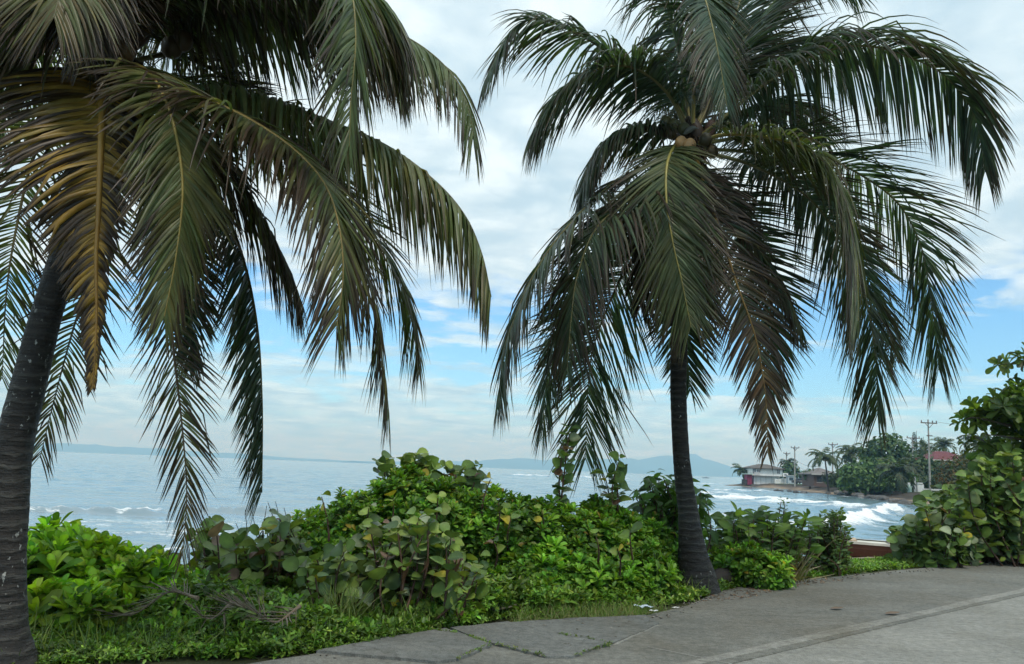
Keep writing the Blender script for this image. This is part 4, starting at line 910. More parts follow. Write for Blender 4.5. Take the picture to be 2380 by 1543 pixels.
# ------------------------------------------------------------------ beached boat
def beached_boat():
    Yb = 25.0; c = P(1965, 1290, Yb); c[2] = float(gz(c[0], c[1])) + .13
    root = thing('wooden_boat', 'white topped wooden boat with brown hull pulled up on the sand', 'boat', c)
    L, Wd, H = 5.2, 1.35, .50; n = 26
    yaw = radians(-20); ca, sa = cos(yaw), sin(yaw)
    def tr(p): p = np.asarray(p, float); return np.stack([p[..., 0] * ca - p[..., 1] * sa, p[..., 0] * sa + p[..., 1] * ca, p[..., 2]], -1) + c
    t = np.linspace(0, 1, n); x = (t - .62) * L
    half = Wd / 2 * np.clip(np.sin(pi * np.clip(t * .62 + .02, 0, 1)) ** .75 * 1.02, .03, 1)
    half = np.where(t > .6, Wd / 2 * (1 - .12 * ((t - .6) / .4) ** 2), half)
    sheer = H + .22 * (1 - t) ** 2
    prof = [(0, 0.02), (.55, .05), (.85, .2), (.97, .6), (1.0, .88)]
    V = []
    for s_ in (-1, 1):
        for f, hz in prof: V.append(tr(np.stack([x, s_ * half * f, sheer * hz], 1)))
    mb = MB()
    for k0 in (0, len(prof)):
        for k in range(len(prof) - 1):
            v = np.concatenate([V[k0 + k], V[k0 + k + 1]]); i = np.arange(n - 1); mb.add(v, np.stack([i, i + 1, i + n + 1, i + n], 1), c=(.11, .045, .03))
    tv = np.concatenate([V[j][-1:] for j in range(len(prof))] + [V[len(prof) + j][-1:] for j in range(len(prof) - 1, -1, -1)]); mb.poly(tv, (.09, .04, .03))
    mb.build('hull', M['wood'], root)
    mb = MB()
    for s_ in (-1, 1):
        o_ = tr(np.stack([x, s_ * half * 1.05, sheer * .86], 1)); o2 = tr(np.stack([x, s_ * half * 1.06, sheer], 1)); i2 = tr(np.stack([x, s_ * np.maximum(half - .09, 0), sheer], 1))
        i = np.arange(n - 1)
        for a_, b_ in ((o_, o2), (o2, i2)): mb.add(np.concatenate([a_, b_]), np.stack([i, i + 1, i + n + 1, i + n], 1), c=(.62, .60, .54))
    mb.build('gunwale', M['wood'], root, smooth=False)
    mb = MB(); d1 = tr(np.stack([x, -half * .96, sheer * .93], 1)); d2 = tr(np.stack([x, half * .96, sheer * .93], 1)); i = np.arange(n - 1)
    mb.add(np.concatenate([d1, d2]), np.stack([i, i + 1, i + n + 1, i + n], 1), c=(.60, .58, .50)); mb.build('deck', M['wood'], root)
    for xx in (-1.3, .2, 1.3):
        mb = MB(); p = tr(np.array([xx, 0, H * 1.06])); mb.box(p, (.22, Wd * .9, .04), (.45, .33, .22), yaw); mb.build('thwart', M['wood'], root, smooth=False)
beached_boat()

# ------------------------------------------------------------------ the far shore
def far_palm(px, pytop, pybase, Y, seed, label, rad=3.0, lean=0.0, green=(.07, .115, .04), nf=24, age=.25):
    rng = np.random.default_rng(seed); c = P(px, pytop, Y); b = P(px + lean, pybase, Y); b[2] = max(float(gz(b[0], b[1])) - .1, -1.0)
    root = thing('coconut_palm', label, 'palm tree', b, 'palms on the far shore')
    C, _ = catmull([b, (b + c) / 2 + np.array([rng.normal(0, .15), 0, 0]), c], 24)
    mb = MB(); mb.tube(C, np.linspace(.24, .13, 24), 8, (1, 1, 1)); mb.build('trunk', M['bark'], root)
    lm, rm = MB(), MB()
    for k in range(nf):
        az = k * 2.39996 + rng.normal(0, .2); el = radians(rng.uniform(-5, 85)); ln = rad * rng.uniform(.95, 1.25)
        pts = [c]; p = c.copy(); h = np.array([cos(az), sin(az), 0])
        for s_ in range(5):
            e = el - radians(20 + 9 * cos(el)) * s_ ; p = p + (h * cos(e) + Z3 * sin(e)) * ln / 5; pts.append(p.copy())
        frond_geom(lm, rm, pts, leaf=rad * .30, n=26, droop=.9, width=rad * .05, k=3, green=green, age=age, tipbrown=.3, rr=.04, seed=seed * 50 + k, fold=.2)
    f = lm.build('crown', M['palm'], root); rm.build('midrib', M['rib'], f)
    return root
far_palm(1918,1072,1135,165,1,'pale green palm before the brown house',3.9,8)
far_palm(1979,1056,1120,185,2,'palm with upright spear leaf rising behind the round trees',4.2,0)
far_palm(2088,1103,1142,140,3,'low spreading palm on the dark bank by the white gate',4.3,12,(.04,.07,.035))
far_palm(2192,1040,1100,190,4,'distant palm just above the dark red roof',3.4,0)
far_palm(2272,1032,1140,120,5,'palm with ragged crown behind the right thicket',3.2,0,(.04,.07,.028))
far_palm(1724,1098,1128,246,6,'small leaning palm at the seaward side of the white house',3.4,8)
far_palm(1830,1078,1125,265,7,'palm behind the roof of the white house',3.6,0,(.035,.06,.025))
far_palm(1859,1102,1124,270,8,'small palm right of the tall roadside pole',3.2,0,(.06,.09,.03))
far_palm(2150,1048,1110,185,9,'thin palm half hidden behind the near utility pole',3.2,0)

def far_tree(label, blobs, base, n, size, seed, cols, w=None, name='broadleaf_tree', trunk_r=.25, dens=1.0):
    rng = np.random.default_rng(seed); b = np.array([base[0], base[1], float(gz(base[0], base[1])) - .1])
    root = thing(name, label, 'tree', b, 'trees on the far shore')
    mb = MB(); w = w or [1] * len(cols)
    for shell, f in ((1.0, 1.0), (.75, .6)):
        p, nn = blob_points(blobs, n * f, rng, shell, .22, .8); m = len(p)
        p = p + rng.normal(0, size * .35, p.shape)
        ax = nrm(nn + rng.normal(0, .6, p.shape) + Z3 * .4); e1, e2 = frame_perp(ax); th = rng.random(m) * 6.28
        scatter(mb, 'clump', p, e1 * np.cos(th)[:, None] + e2 * np.sin(th)[:, None], ax, size * rng.uniform(.6, 1.4, m), palette(rng, m, cols, w))
    mb.build('crown', M['far'], root)
    sm = MB(); top = np.mean([bb[0] for bb in blobs], 0)
    for bb in blobs[:5]:
        C, _ = catmull([b, (b * .5 + top * .5) + rng.normal(0, .3, 3), bb[0]], 12); sm.tube(C, np.linspace(trunk_r, trunk_r * .3, 12), 6, (.06, .05, .04))
    sm.build('trunk', M['stem'], root); return root
FG = [(.06, .105, .035), (.085, .14, .045), (.04, .075, .028)]
def FB(px, py, Y, rx, rz, ry=None): return blob(px, py, Y, rx, rz, (rx * Y / FPX) if ry is None else ry)
far_tree('tall dark tree with open crown behind the round trees', [FB(2055,1050,175,42,28),FB(2080,1040,175,26,26),FB(2030,1060,175,26,18),FB(2105,1065,175,24,24),FB(2062,1030,175,18,16),FB(2070,1085,175,50,30)], P(2060,1130,175), 2.6, .85, 61, FG)
far_tree('broad low green tree spreading over the dark bank', [FB(2010,1105,150,52,28),FB(2045,1095,150,45,30),FB(1985,1125,150,35,16),FB(2080,1110,152,40,24),FB(2030,1125,149,60,14)], P(2040,1140,150), 3.4, .7, 62, [(.065,.12,.032),(.09,.15,.04),(.045,.085,.026)])
far_tree('rounded tree left of the broad low one', [FB(1975,1110,175,26,20),FB(1955,1115,172,26,16),FB(1998,1105,178,24,20)], P(1970,1130,172), 3.0, .7, 63, [(.04,.065,.03),(.055,.08,.03),(.03,.05,.02)])
far_tree('dark tree beside the white house', [FB(1836,1092,262,17,15),FB(1828,1104,262,16,14)], P(1832,1124,262), 2.2, .9, 64, FG)
far_tree('small open tree in front of the brown house', [FB(1880,1102,205,9,10),FB(1884,1115,205,9,8),FB(1876,1110,205,6,6)], P(1882,1128,205), 3.0, .6, 65, FG, trunk_r=.12)
far_tree('dark bushy trees below the red roof', [FB(2165,1100,160,45,30),FB(2130,1095,160,40,34),FB(2200,1110,158,45,25),FB(2120,1120,158,36,20),FB(2160,1125,156,60,18)], P(2165,1138,158), 3.0, .75, 66, [(.05,.085,.032),(.07,.10,.036),(.035,.06,.025)])
far_tree('orange brown bush in front of the red roof', [FB(2215,1095,120,32,26),FB(2240,1080,120,30,24),FB(2200,1115,120,28,20),FB(2255,1110,120,34,30)], P(2225,1145,120), 4.5, .45, 67, [(.11,.075,.025),(.07,.07,.025),(.16,.09,.03),(.045,.06,.02)], [3,3,1,3])
far_tree('dark green trees behind the right thicket', [FB(2290,1080,70,55,45),FB(2340,1060,70,60,50),FB(2400,1050,72,60,60),FB(2300,1120,66,60,40)], P(2320,1150,70), 9, .30, 68, [(.05,.07,.025),(.035,.055,.02),(.08,.075,.03)])
far_tree('dark shrubs along the road behind the sign', [FB(1940,1112,190,26,14),FB(1965,1120,185,24,12)], P(1945,1130,190), 3, .6, 69, [(.035,.055,.022),(.05,.07,.025)])
def pine(px, ptop, pbase, Y, wpx, seed, label):
    rng = np.random.default_rng(seed); t = P(px, ptop, Y); b = P(px, pbase, Y); H = t[2] - b[2]; W = wpx * Y / FPX
    root = thing('conifer_tree', label, 'tree', b, 'norfolk pines on the far shore'); sm, mb = MB(), MB()
    sm.tube(np.linspace(b, t, 8), np.linspace(.25, .04, 8), 6, (.06, .05, .04)); sm.build('trunk', M['stem'], root)
    nt_ = 44
    for k in range(nt_):
        f = k / nt_; z = b[2] + H * (.08 + .9 * f); r = W * (1 - f) ** .9 * rng.uniform(.7, 1.15) + .06
        for j in range(7):
            az = j * 2 * pi / 7 + k * .6 + rng.normal(0, .1); h = np.array([cos(az), sin(az), .25])
            m = max(3, int(r / .22)); ff = np.linspace(.15, 1, m)
            p = np.array([b[0], b[1], z]) + h * (r * ff)[:, None]
            scatter(mb, 'clump', p, np.tile(h, (m, 1)) + rng.normal(0, .4, (m, 3)), nrm(rng.normal(0, .7, (m, 3)) + Z3), rng.uniform(.3, .7, m) * (1 - .65 * f), palette(rng, m, [(.035, .07, .045), (.05, .09, .055)], [1, 1]))
    mb.build('crown', M['far'], root)
pine(2130, 1001, 1120, 190, 13, 1, 'taller slender dark conifer behind the second utility pole')
pine(2146, 1015, 1120, 190, 12, 2, 'shorter dark conifer beside the near utility pole')

# utility poles
def pole(px, pt, pb, Y, label, arm=2.6, low=True, seed=0, z0=None, tilt=0):
    b = P(px + tilt, pb, Y); t = P(px, pt, Y); b[2] = float(gz(b[0], b[1])) - .2 if z0 is None else z0
    root = thing('utility_pole', label, 'utility pole', b, 'utility poles along the shore road')
    k = Y / 127.0; r = .16 * max(1, k * .8); th = max(.10, .05 * k)
    mb = MB(); mb.tube(np.linspace(b, t, 10), np.linspace(r, r * .68, 10), 10, (.34, .33, .30)); mb.build('shaft', M['wood'], root)
    H = t[2] - b[2]; yaw = .12
    za = t[2] - .55
    mb = MB(); mb.box((t[0], t[1] - r - .06, za), (arm, .12, th + .06), (.10, .085, .075), yaw); mb.build('crossarm', M['wood'], root, smooth=False)
    for x in (-.46, .22, .46) if low else (-.46, .46):
        mb = MB(); q0 = np.array([t[0] + x * arm * cos(yaw), t[1] + x * arm * sin(yaw) - r - .06, za + .08])
        mb.tube([q0, q0 + np.array([0, 0, .12]), q0 + np.array([0, 0, .32])], [.05, .10, .07], 8, (.12, .10, .09)); mb.build('insulator', M['metal'], root)
    for sx in (-1, 1):
        mb = MB(); mb.tube([np.array([t[0], t[1] - r - .1, za - .75]), np.array([t[0] + sx * arm * .26, t[1] - r - .1 + sx * arm * .26 * yaw, za - .03])], .04 * max(1, k), 6, (.10, .085, .075)); mb.build('brace', M['wood'], root)
    if low:
        mb = MB(); mb.box((t[0], t[1] - r - .06, za - 2.0), (arm * .34, .12, .14), (.14, .10, .09), yaw); mb.build('secondary_arm', M['wood'], root, smooth=False)
    return t
tp = pole(2157, 975, 1147, 127, 'nearest tall pale utility pole standing above the beach', 2.75, True, 1, None, 5)
t2 = pole(2121, 1012, 1130, 168, 'utility pole with two crossarms beside the taller conifer', 2.9, True, 2)
t3 = pole(1935, 1028, 1125, 205, 'utility pole rising behind the palm by the brown house', 2.5, False, 3)
t4 = pole(1847, 1036, 1124, 222, 'utility pole right of the sign and white house', 2.4, False, 4)
t5 = pole(1828, 1050, 1122, 268, 'farthest utility pole with transformer behind the white house', 2.3, False, 5)
rt5 = MB(); ico(P(1833, 1071, 268), (.35, .35, .5), (.25, .26, .26), rt5, 2, 12, 8, 0)
o = rt5.build('transformer', M['metal'])
tag(o, 'grey drum transformer on the farthest utility pole', 'transformer')
def wire(a, b, sag, label, r=.022):
    t = np.linspace(0, 1, 24)[:, None]; p = a * (1 - t) + b * t; p[:, 2] -= (sag * 4 * t * (1 - t))[:, 0]
    mb = MB(); mb.tube(p, r, 5, (.05, .05, .05)); return tag(mb.build('power_line', M['metal']), label, 'wire', 'power lines by the shore')
wire(tp + np.array([1.2, 0, -.3]), P(2420, 985, 90), .5, 'topmost thin wire running right from the nearest pole')
wire(tp + np.array([.4, 0, -2.5]), P(2420, 1030, 85), .9, 'sagging cable leaving the nearest pole below its crossarm')
wire(tp + np.array([.3, 0, -2.9]), P(2420, 1052, 85), 1.0, 'lowest sagging cable leaving the nearest pole')
wire(t4 + np.array([0, 0, -3.6]), P(1905, 1083, 200), .8, 'upper cable between the sign pole and the brown house', .03)
wire(t4 + np.array([0, 0, -5.2]), P(1905, 1090, 200), .8, 'lower cable between the sign pole and the brown house', .03)

# the white house
def house():
    Y0 = 240.0; k = Y0 / FPX
    org = P(1783, 1128, Y0); org[2] = -.55
    root = thing('beach_house', 'white two storey house with dark hip roof on the headland', 'house', org)
    X = lambda px: P(px, 1110, Y0)[0]
    Zp = lambda py, px=1783: P(px, py, Y0)[2]
    WH = (.80, .80, .78)
    x0, x1 = X(1752), X(1812.5); d = 8.0
    zb = -.6; zm = Zp(1106); zt = Zp(1088.5)
    mb = MB(); mb.box(((x0 + x1) / 2, Y0 + d / 2, (zb + zm) / 2), (x1 - x0, d, zm - zb), (.80, .80, .78)); mb.build('lower_wall', M['paint'], root, smooth=False)
    u0, u1 = X(1745.5), X(1816)
    mb = MB(); mb.box(((u0 + u1) / 2, Y0 - .5 + d / 2, (zm + zt) / 2 + .02), (u1 - u0, d + 1.2, zt - zm), WH); mb.build('upper_wall', M['paint'], root, smooth=False)
    mb = MB(); mb.box(((u0 + u1) / 2, Y0 - 1.14, zm + .02), (u1 - u0 + .1, .12, .16), (.35, .36, .36)); mb.build('ledge', M['paint'], root, smooth=False)
    e0, e1 = X(1741), X(1820); yf, yb = Y0 - 2.0, Y0 + d + 1.0; zr = Zp(1078.5); ym = (yf + yb) / 2; r0, r1 = X(1772), X(1792)
    mb = MB(); zt2 = zt + .01; zf = zt - .18
    V = [(e0, yf, zt2), (e1, yf, zt2), (e1, yb, zt2), (e0, yb, zt2), (r0, ym, zr), (r1, ym, zr), (e0, yf, zf), (e1, yf, zf), (e1, yb, zf), (e0, yb, zf)]
    mb.add(V, [[0, 1, 5, 4], [2, 3, 4, 5], [6, 7, 1, 0], [7, 8, 2, 1], [8, 9, 3, 2], [9, 6, 0, 3], [9, 8, 7, 6]], [[1, 2, 5], [3, 0, 4]], c=(.11, .095, .085)); mb.build('roof', M['wood'], root, smooth=False)
    # window with bars, upper right
    def win(pa, pb, ya, yb_, yf_, nm='window'):
        xa, xb = X(pa), X(pb); za, zb_ = Zp(yb_), Zp(ya); fm = MB()
        fm.box(((xa + xb) / 2, yf_, (za + zb_) / 2), (xb - xa, .06, zb_ - za), (.03, .035, .04)); w = fm.build(nm, M['metal'], root, smooth=False)
        b = MB(); cx, cz = (xa + xb) / 2, (za + zb_) / 2
        b.box((cx, yf_ - .05, cz), (.12, .04, zb_ - za), (.6, .6, .6))
        for f in (.25, .5, .75): b.box((cx, yf_ - .055, za + (zb_ - za) * f), (xb - xa, .03, .10), (.6, .6, .6))
        b.build('frame', M['paint'], w, smooth=False)
    win(1803.5, 1810, 1091, 1099.5, Y0 - 1.16); win(1757, 1764, 1092, 1099, Y0 - 1.16); win(1748, 1754, 1091, 1101, Y0 - 1.16)
    mb = MB(); mb.box(((X(1749) + X(1760)) / 2, Y0 - 2.0, zm + .55), (X(1760) - X(1747), .08, .9), (.5, .5, .5)); mb.build('balcony_rail', M['paint'], root, smooth=False)
    for pa in (1757, 1768, 1780, 1793):
        mb = MB(); mb.box((X(pa), Y0 - .04, (zb + zm) / 2), (.14, .12, zm - zb), (.60, .60, .58)); mb.build('pillar', M['paint'], root, smooth=False)
    mb = MB(); mb.box(((X(1796) + X(1811)) / 2, Y0 - 1.6, zb + 1.0), (X(1811) - X(1796), .3, 2.0), (.74, .75, .72)); mb.build('yard_wall', M['paint'], root, smooth=False)
    mb = MB(); mb.box(((X(1813) + X(1831)) / 2, Y0 - .5, zb + 1.1), (X(1831) - X(1813), .4, 2.2), (.74, .74, .72)); mb.build('annex_wall', M['paint'], root, smooth=False)
    # sea wall under the house
    mb = MB(); mb.box(((X(1738) + X(1815)) / 2, Y0 - 3.2, -1.0), (X(1815) - X(1738), .8, 1.3), (.13, .12, .11)); mb.build('sea_wall', M['rock'], root, smooth=False)
    # red shack
    s = thing('red_shack', 'narrow pinkish red shack with pale roof beside the white house', 'shack', (X(1742), Y0 - 1, -.6))
    mb = MB(); mb.box(((X(1735) + X(1746)) / 2, Y0 + .6, (zb + Zp(1104)) / 2), (X(1746) - X(1735), 3, Zp(1104) - zb), (.33, .055, .11)); mb.build('wall', M['paint'], s, smooth=False)
    mb = MB(); mb.box(((X(1730) + X(1745)) / 2, Y0 + .4, Zp(1103)), (X(1745.4) - X(1729.5), 4.2, .28), (.42, .52, .47)); mb.build('roof', M['metal'], s, smooth=False)
    for pp in (1736.5, 1740, 1744):
        mb = MB(); mb.box((X(pp), Y0 - .95, (zb + Zp(1105)) / 2), (.10, .08, Zp(1105) - zb), (.22, .04, .08)); mb.build('board', M['paint'], s, smooth=False)
    mb = MB(); mb.box(((X(1724) + X(1733)) / 2, Y0 - .6, .05), (X(1733) - X(1724), 1.5, 1.5), (.05, .045, .04)); mb.box(((X(1724) + X(1733)) / 2, Y0 - .6, .85), (X(1733.6) - X(1723.4), 1.7, .1), (.07, .06, .05))
    tag(mb.build('dark_crate', M['wood'], smooth=False), 'dark box like crate at the tip of the headland', 'crate')
    # billboard
    bb = thing('signboard', 'white signboard with dark lettering on posts beside the house', 'sign', (X(1825), Y0 - .5, .0))
    xa, xb, za, zb_ = X(1815.5), X(1827.5), Zp(1106.5), Zp(1098)
    mb = MB(); mb.box(((xa + xb) / 2, Y0 - 1.6, (za + zb_) / 2), (xb - xa, .12, zb_ - za), (.75, .76, .76)); mb.build('panel', M['paint'], bb, smooth=False)
    mb = MB(); yy = Y0 - 1.68; w_ = xb - xa; h_ = zb_ - za
    for (fx, fz, fw, fh) in ((.34, .66, .22, .14), (.55, .66, .16, .18), (.68, .58, .2, .12), (.42, .32, .34, .12), (.64, .36, .18, .16)):
        mb.box((xa + w_ * fx, yy, za + h_ * fz), (w_ * fw, .03, h_ * fh), (.03, .03, .035), 0)
    mb.build('lettering', M['metal'], bb, smooth=False)
    for pp in (1817, 1826):
        mb = MB(); mb.tube([(X(pp), Y0 - 1.5, -.4), (X(pp), Y0 - 1.5, za + .1)], .08, 6, (.35, .35, .34)); mb.build('post', M['metal'], bb)
house()

def simple_house(name, label, px0, px1, pyw, pyr, Y, wallc, roofc, depth, zb, rot=0.0, wins=()):
    a, b = P(px0, pyw, Y), P(px1, pyw, Y); x0, x1 = a[0], b[0]; zt = a[2]; zr = P(px0, pyr, Y)[2]
    root = thing(name, label, 'house', ((x0 + x1) / 2, Y, zb), None)
    mb = MB(); mb.box(((x0 + x1) / 2, Y + depth / 2, (zb + zt) / 2), (x1 - x0, depth, zt - zb), wallc); mb.build('wall', M['paint'], root, smooth=False)
    o_ = .8; e0, e1, yf, yb = x0 - o_, x1 + o_, Y - o_, Y + depth + o_; ym = (yf + yb) / 2; k = (yb - yf) * .35; V = [(e0, yf, zt), (e1, yf, zt), (e1, yb, zt), (e0, yb, zt), (e0 + k, ym, zr), (e1 - k, ym, zr), (e0, yf, zt - .22), (e1, yf, zt - .22), (e1, yb, zt - .22), (e0, yb, zt - .22)]
    mb = MB(); mb.add(V, [[0, 1, 5, 4], [2, 3, 4, 5], [6, 7, 1, 0], [7, 8, 2, 1], [8, 9, 3, 2], [9, 6, 0, 3], [9, 8, 7, 6]], [[1, 2, 5], [3, 0, 4]], c=roofc); mb.build('roof', M['wood'], root, smooth=False)
    mb = MB(); mb.box(((x0 + x1) / 2, yf - .04, zt - .12), (e1 - e0 + .06, .06, .26), (.45, .44, .42)); mb.build('fascia', M['paint'], root, smooth=False)
    for (wx, wz, ww, wh) in wins:
        mb = MB(); mb.box((x0 + (x1 - x0) * wx, Y - .02, zb + (zt - zb) * wz), (ww, .08, wh), (.03, .03, .035)); w = mb.build('window', M['metal'], root, smooth=False)
        f = MB(); f.box((x0 + (x1 - x0) * wx, Y - .05, zb + (zt - zb) * wz - wh / 2), (ww + .2, .14, .1), (.5, .48, .45)); f.build('sill', M['paint'], w, smooth=False)
simple_house('brown_house', 'brown walled house with grey roof half hidden by the palm', 1891, 1945, 1101, 1086, 200, (.13, .085, .07), (.17, .155, .15), 8, -.1, 0, ((.25, .55, 1.3, 1.4), (.6, .55, 1.3, 1.4)))
simple_house('red_roof_house', 'house with long dark red roof above the dark trees', 2170, 2262, 1068, 1046, 165, (.30, .27, .24), (.135, .035, .04), 9, .2, 0, ((.2, .8, 1.4, 1.2), (.5, .8, 1.4, 1.2), (.8, .8, 1.4, 1.2)))
# white gate walls, low wall, guard rail
def boxes(name, label, cat, parts, mat='paint'):
    root = None; c0 = parts[0][1]
    root = thing(name, label, cat, (c0[0], c0[1], c0[2] - parts[0][2][2] / 2))
    for nm, c, s_, col in parts:
        mb = MB(); mb.box(c, s_, col); mb.build(nm, M[mat], root, smooth=False)
    return root
Yg = 146.0
xg = lambda px: P(px, 1130, Yg)[0]
zg = lambda py: P(2125, py, Yg)[2]
boxes('white_gate_wall', 'white gate wall with taller pillar behind the dark bank', 'wall',
  [('panel', ((xg(2107) + xg(2121)) / 2, Yg, (zg(1145) + zg(1122)) / 2), (xg(2121) - xg(2107), .3, zg(1122) - zg(1145)), (.62, .63, .64)),
   ('pillar', ((xg(2130) + xg(2143)) / 2, Yg - .2, (zg(1146) + zg(1126)) / 2), (xg(2143) - xg(2128), .6, zg(1124) - zg(1146)), (.66, .67, .68)),
   ('cap', ((xg(2130) + xg(2140)) / 2, Yg - .2, zg(1122.5)), (xg(2141) - xg(2128.4), .8, .2), (.7, .7, .7)),
   ('post', (xg(2124), Yg - .3, (zg(1146) + zg(1108)) / 2), (.35, .35, zg(1108) - zg(1146)), (.45, .46, .47))])
boxes('low_garden_wall', 'low grey white garden wall behind the low spreading palm', 'wall', [('panel', ((xg(2075) + xg(2100)) / 2, Yg + 4, (zg(1140) + zg(1118)) / 2), (xg(2101) - xg(2074), .25, zg(1118) - zg(1141)), (.36, .35, .33)), ('coping', ((xg(2075) + xg(2100)) / 2, Yg + 4, zg(1117.6)), (xg(2101.5) - xg(2073.5), .4, .12), (.45, .44, .42))])
Yr = 130.0
xr = lambda px: P(px, 1140, Yr)[0]
zr_ = lambda py: P(2180, py, Yr)[2]
boxes('guard_rail', 'pale guard rail beside the nearest utility pole', 'rail', [('rail', ((xr(2145) + xr(2212)) / 2, Yr, zr_(1138.5)), (xr(2212) - xr(2145), .12, .28), (.55, .56, .56))] + [('post', (xr(p_), Yr + .1, zr_(1143)), (.14, .12, .8), (.45, .45, .44)) for p_ in (2148, 2166, 2184, 2202)], 'metal')
# white barrel by the gate
mb = MB(); g = P(2112, 1140, Yg - 3); mb.tube([(g[0], g[1], g[2] - .4), (g[0], g[1], g[2] + .2), (g[0], g[1], g[2] + .9), (g[0], g[1], g[2] + 1.0)], [.55, .62, .55, .3], 12, (.28, .42, .38)); tag(mb.build('water_barrel', M['metal']), 'pale teal barrel standing before the white gate wall', 'barrel')
# dark truck by the sign pole, small pale booth
def vehicle(px, py, Y, label, col, L=4.6):
    g = P(px, py, Y); g[2] = .15; root = thing('parked_car', label, 'car', g, 'vehicles parked on the headland')
    mb = MB(); mb.box(g + np.array([0, 0, .72]), (L, 1.8, .7), col, 0, .97); mb.box(g + np.array([-.25, 0, 1.32]), (L * .55, 1.6, .6), col, 0, .8); mb.build('body', M['metal'], root)
    mb = MB(); mb.box(g + np.array([-.25, -.74, 1.32]), (L * .44, .12, .36), (.02, .025, .03), 0, .85); mb.build('side_window', M['metal'], root, smooth=False)
    for sx in (-.31, .31):
        mb = MB(); c = g + np.array([sx * L, -.82, .34]); mb.tube([c, c + np.array([0, .22, 0])], .34, 14, (.015, .015, .015)); mb.build('wheel', M['metal'], root)
vehicle(1861, 1124, 225, 'dark grey vehicle parked beside the sign pole', (.05, .055, .06))
vehicle(1876, 1122, 250, 'silver vehicle parked beyond the dark one', (.45, .47, .48), 4.2)
bx = P(1837, 1118, 236); boxes('roadside_booth', 'small pale blue booth between the house and the sign pole', 'booth', [('wall', (bx[0], bx[1], .2 + 1.1), (1.9, 1.6, 2.2), (.45, .52, .58)), ('roof', (bx[0], bx[1], 2.5), (2.4, 2.1, .16), (.6, .62, .63)), ('window', (bx[0], bx[1] - .82, 1.5), (1.2, .06, .8), (.05, .08, .1))])
# rocks along the far bank
rr_ = np.random.default_rng(31)
protos = []
for k in range(4):
    mb = MB(); ico((0, 0, 0), (1, .8, .6), np.array([.10, .095, .09]) * (1 + .5 * (k == 3)), mb, 90 + k, 14, 10, .28); protos.append(mb)
def rock(p, s_, k, rz, lab, grp):
    mbk = protos[k]; me = ROCKM[k]
    o = bpy.data.objects.new('rock', me); COL.objects.link(o); o.location = [float(v) for v in p]; o.scale = (s_, s_, s_); o.rotation_euler = (0, 0, rz)
    tag(o, lab, 'rock', grp)
ROCKM = []
for k in range(4):
    o = protos[k].build('rock', M['rock']); ROCKM.append(o.data); bpy.data.objects.remove(o)
for k in range(34):
    px = rr_.uniform(1945, 2120); Y_ = np.interp(px, [1930, 2000, 2120], [165, 140, 104]) + rr_.uniform(-2, 4); x = P(px, 1150, Y_)[0]
    rock((x, Y_, float(gz(x, Y_)) + .12), rr_.uniform(.35, 1.0), int(rr_.integers(4)), rr_.random() * 6, 'dark boulder in the rubble along the foot of the far bank', 'boulders along the far bank')
for k, (px, py) in enumerate([(1806,1142),(1835,1143),(1850,1145),(1868,1146),(1925,1148),(1815,1143)]):
    p = G(px, py, SEA); rock((p[0], p[1], SEA + .05), .7, k % 4, k, 'low dark rock awash off the headland', 'rocks awash off the headland')
p = G(2082, 1166, -.9); rock((p[0], p[1], float(gz(p[0], p[1])) + .1), .55, 1, .5, 'single dark rock on the open sand', None)
# tiny far boat
g = G(1640, 1113, SEA); g = P(1640, 1110.5, 900); g[2] = SEA
mb = MB(); mb.box(g + np.array([0, 0, .4]), (7, 1.6, .9), (.12, .13, .14), 0, 1.05); mb.box(g + np.array([.8, 0, 1.3]), (1.4, 1.1, 1.0), (.25, .26, .27)); tag(mb.build('distant_boat', M['metal'], smooth=False), 'tiny dark boat far out on the bay', 'boat')

# ------------------------------------------------------------------ haze
mb = MB(); mb.box((0, 0, 170), (26000, 26000, 352))
hz, nt, out = newmat('haze_air'); v = nd(nt, 'ShaderNodeVolumePrincipled')
v.inputs['Color'].default_value = (.36, .68, 1.0, 1); v.inputs['Absorption Color'].default_value = (1, 1, 1, 1); v.inputs['Density'].default_value = 2.6e-4; v.inputs['Anisotropy'].default_value = 0.5
nt.links.new(v.outputs[0], out.inputs['Volume'])
tag(mb.build('haze', hz, smooth=False), 'thin pale blue sea haze over the bay', 'haze', kind='stuff')

# ------------------------------------------------------------------ sky, sun, camera
SUN_EL, SUN_AZ = radians(57), radians(152)     # azimuth from +Y towards +X
W = bpy.data.worlds.new('World'); SC.world = W; W.use_nodes = True
nt = W.node_tree; nt.nodes.clear(); out = nd(nt, 'ShaderNodeOutputWorld'); bg = nd(nt, 'ShaderNodeBackground'); bg.inputs[1].default_value = 0.1
sky = nd(nt, 'ShaderNodeTexSky', sky_type='NISHITA'); sky.sun_disc = False; sky.sun_elevation = SUN_EL; sky.sun_rotation = SUN_AZ; sky.air_density = 1.0; sky.dust_density = .6; sky.ozone_density = 2.0
tc = nd(nt, 'ShaderNodeTexCoord').outputs['Generated']
sp = nd(nt, 'ShaderNodeSeparateXYZ'); nt.links.new(tc, sp.inputs[0])
zc = mth(nt, 'ADD', mth(nt, 'MAXIMUM', sp.outputs[2], 0.0), .09)
cv = nd(nt, 'ShaderNodeCombineXYZ'); nt.links.new(mth(nt, 'DIVIDE', sp.outputs[0], zc), cv.inputs[0]); nt.links.new(mth(nt, 'DIVIDE', sp.outputs[1], zc), cv.inputs[1])
n1 = noise(nt, 1.5, 7, .56, mapping(nt, cv.outputs[0], (1, 1.15, 1), (0, 0, .4)), .5)
n2 = noise(nt, 5.0, 6, .6, mapping(nt, cv.outputs[0], (1, 1.2, 1)), .4)
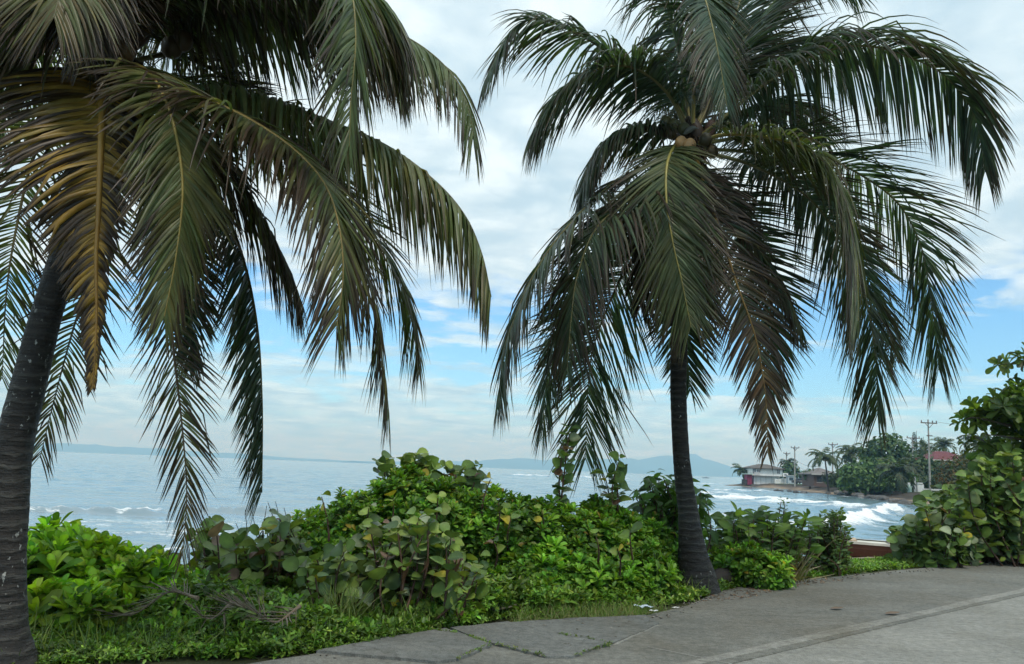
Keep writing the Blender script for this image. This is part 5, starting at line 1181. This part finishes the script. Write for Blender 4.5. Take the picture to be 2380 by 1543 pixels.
n3 = noise(nt, 2.6, 5, .55, mapping(nt, cv.outputs[0], (1, 1, 1), (0, 0, 1.2)), .3)
cov = ramp(nt, sp.outputs[2], [(0.0, .64), (.06, .63), (.09, .56), (.12, .43), (.185, .40), (.235, .60), (.32, .80), (.7, .80)])
# clearer towards the right at low height
rightc = mth(nt, 'MULTIPLY', ramp(nt, sp.outputs[0], [(.12, 0.), (.35, 1.)]), ramp(nt, sp.outputs[2], [(.0, 1.), (.15, 1.), (.24, 0.)]))
cov = mth(nt, 'SUBTRACT', cov, mth(nt, 'MULTIPLY', rightc, .14))
dens = mth(nt, 'ADD', mth(nt, 'ADD', mth(nt, 'MULTIPLY', n1, 1.0), mth(nt, 'SUBTRACT', mth(nt, 'MULTIPLY', n2, .4), .2)), mth(nt, 'SUBTRACT', cov, 1.0))
mask = ramp(nt, mth(nt, 'ADD', dens, .5), [(.39, 0.0), (.49, .65), (.60, 1.0)])
cc = mixc(nt, ramp(nt, n3, [(.38, 0.), (.60, 1.)]), (3.9, 5.15, 5.9), (6.3, 7.25, 7.55))
cc = mixc(nt, ramp(nt, n2, [(.25, .5), (.55, 0.)]), cc, (3.3, 4.5, 5.35))
cc = mixc(nt, ramp(nt, sp.outputs[2], [(.02, 1.), (.20, 0.)]), cc, mixc(nt, 1.0, cc, (.74, .97, 1.08), 'MULTIPLY'))
blue = mixc(nt, 1.0, sky.outputs[0], (.68, 1.08, 1.34), 'MULTIPLY')
nt.links.new(mixc(nt, mask, blue, cc), bg.inputs[0]); nt.links.new(bg.outputs[0], out.inputs[0])

sl = bpy.data.lights.new('Sun', 'SUN'); sl.energy = 1.5; sl.angle = radians(12); sl.color = (1, .95, .86)
so = bpy.data.objects.new('Sun', sl); COL.objects.link(so)
from mathutils import Vector, Matrix
dirv = Vector((sin(SUN_AZ) * cos(SUN_EL), cos(SUN_AZ) * cos(SUN_EL), sin(SUN_EL)))
so.rotation_euler = dirv.to_track_quat('Z', 'Y').to_euler(); so.location = (0, 0, 60)

cam = bpy.data.cameras.new('Camera'); co = bpy.data.objects.new('Camera', cam); COL.objects.link(co)
cam.sensor_fit = 'HORIZONTAL'; cam.sensor_width = 36; cam.lens = 36 * FPX / 2380; cam.clip_start = .05; cam.clip_end = 60000
m4 = Matrix(((_R[0], _U[0], -_F[0], 0), (_R[1], _U[1], -_F[1], 0), (_R[2], _U[2], -_F[2], CAMZ), (0, 0, 0, 1)))
co.matrix_world = m4; SC.camera = co
SC.view_settings.view_transform = 'Standard'; SC.view_settings.look = 'None'; SC.view_settings.exposure = 0.6; SC.view_settings.gamma = 1
SC.render.engine = 'CYCLES'; cy = SC.cycles
cy.use_denoising = True; cy.max_bounces = 6; cy.diffuse_bounces = 3; cy.glossy_bounces = 3; cy.transmission_bounces = 3; cy.volume_bounces = 1; cy.transparent_max_bounces = 4
cy.caustics_reflective = False; cy.caustics_refractive = False; cy.use_adaptive_sampling = True; cy.adaptive_threshold = .02
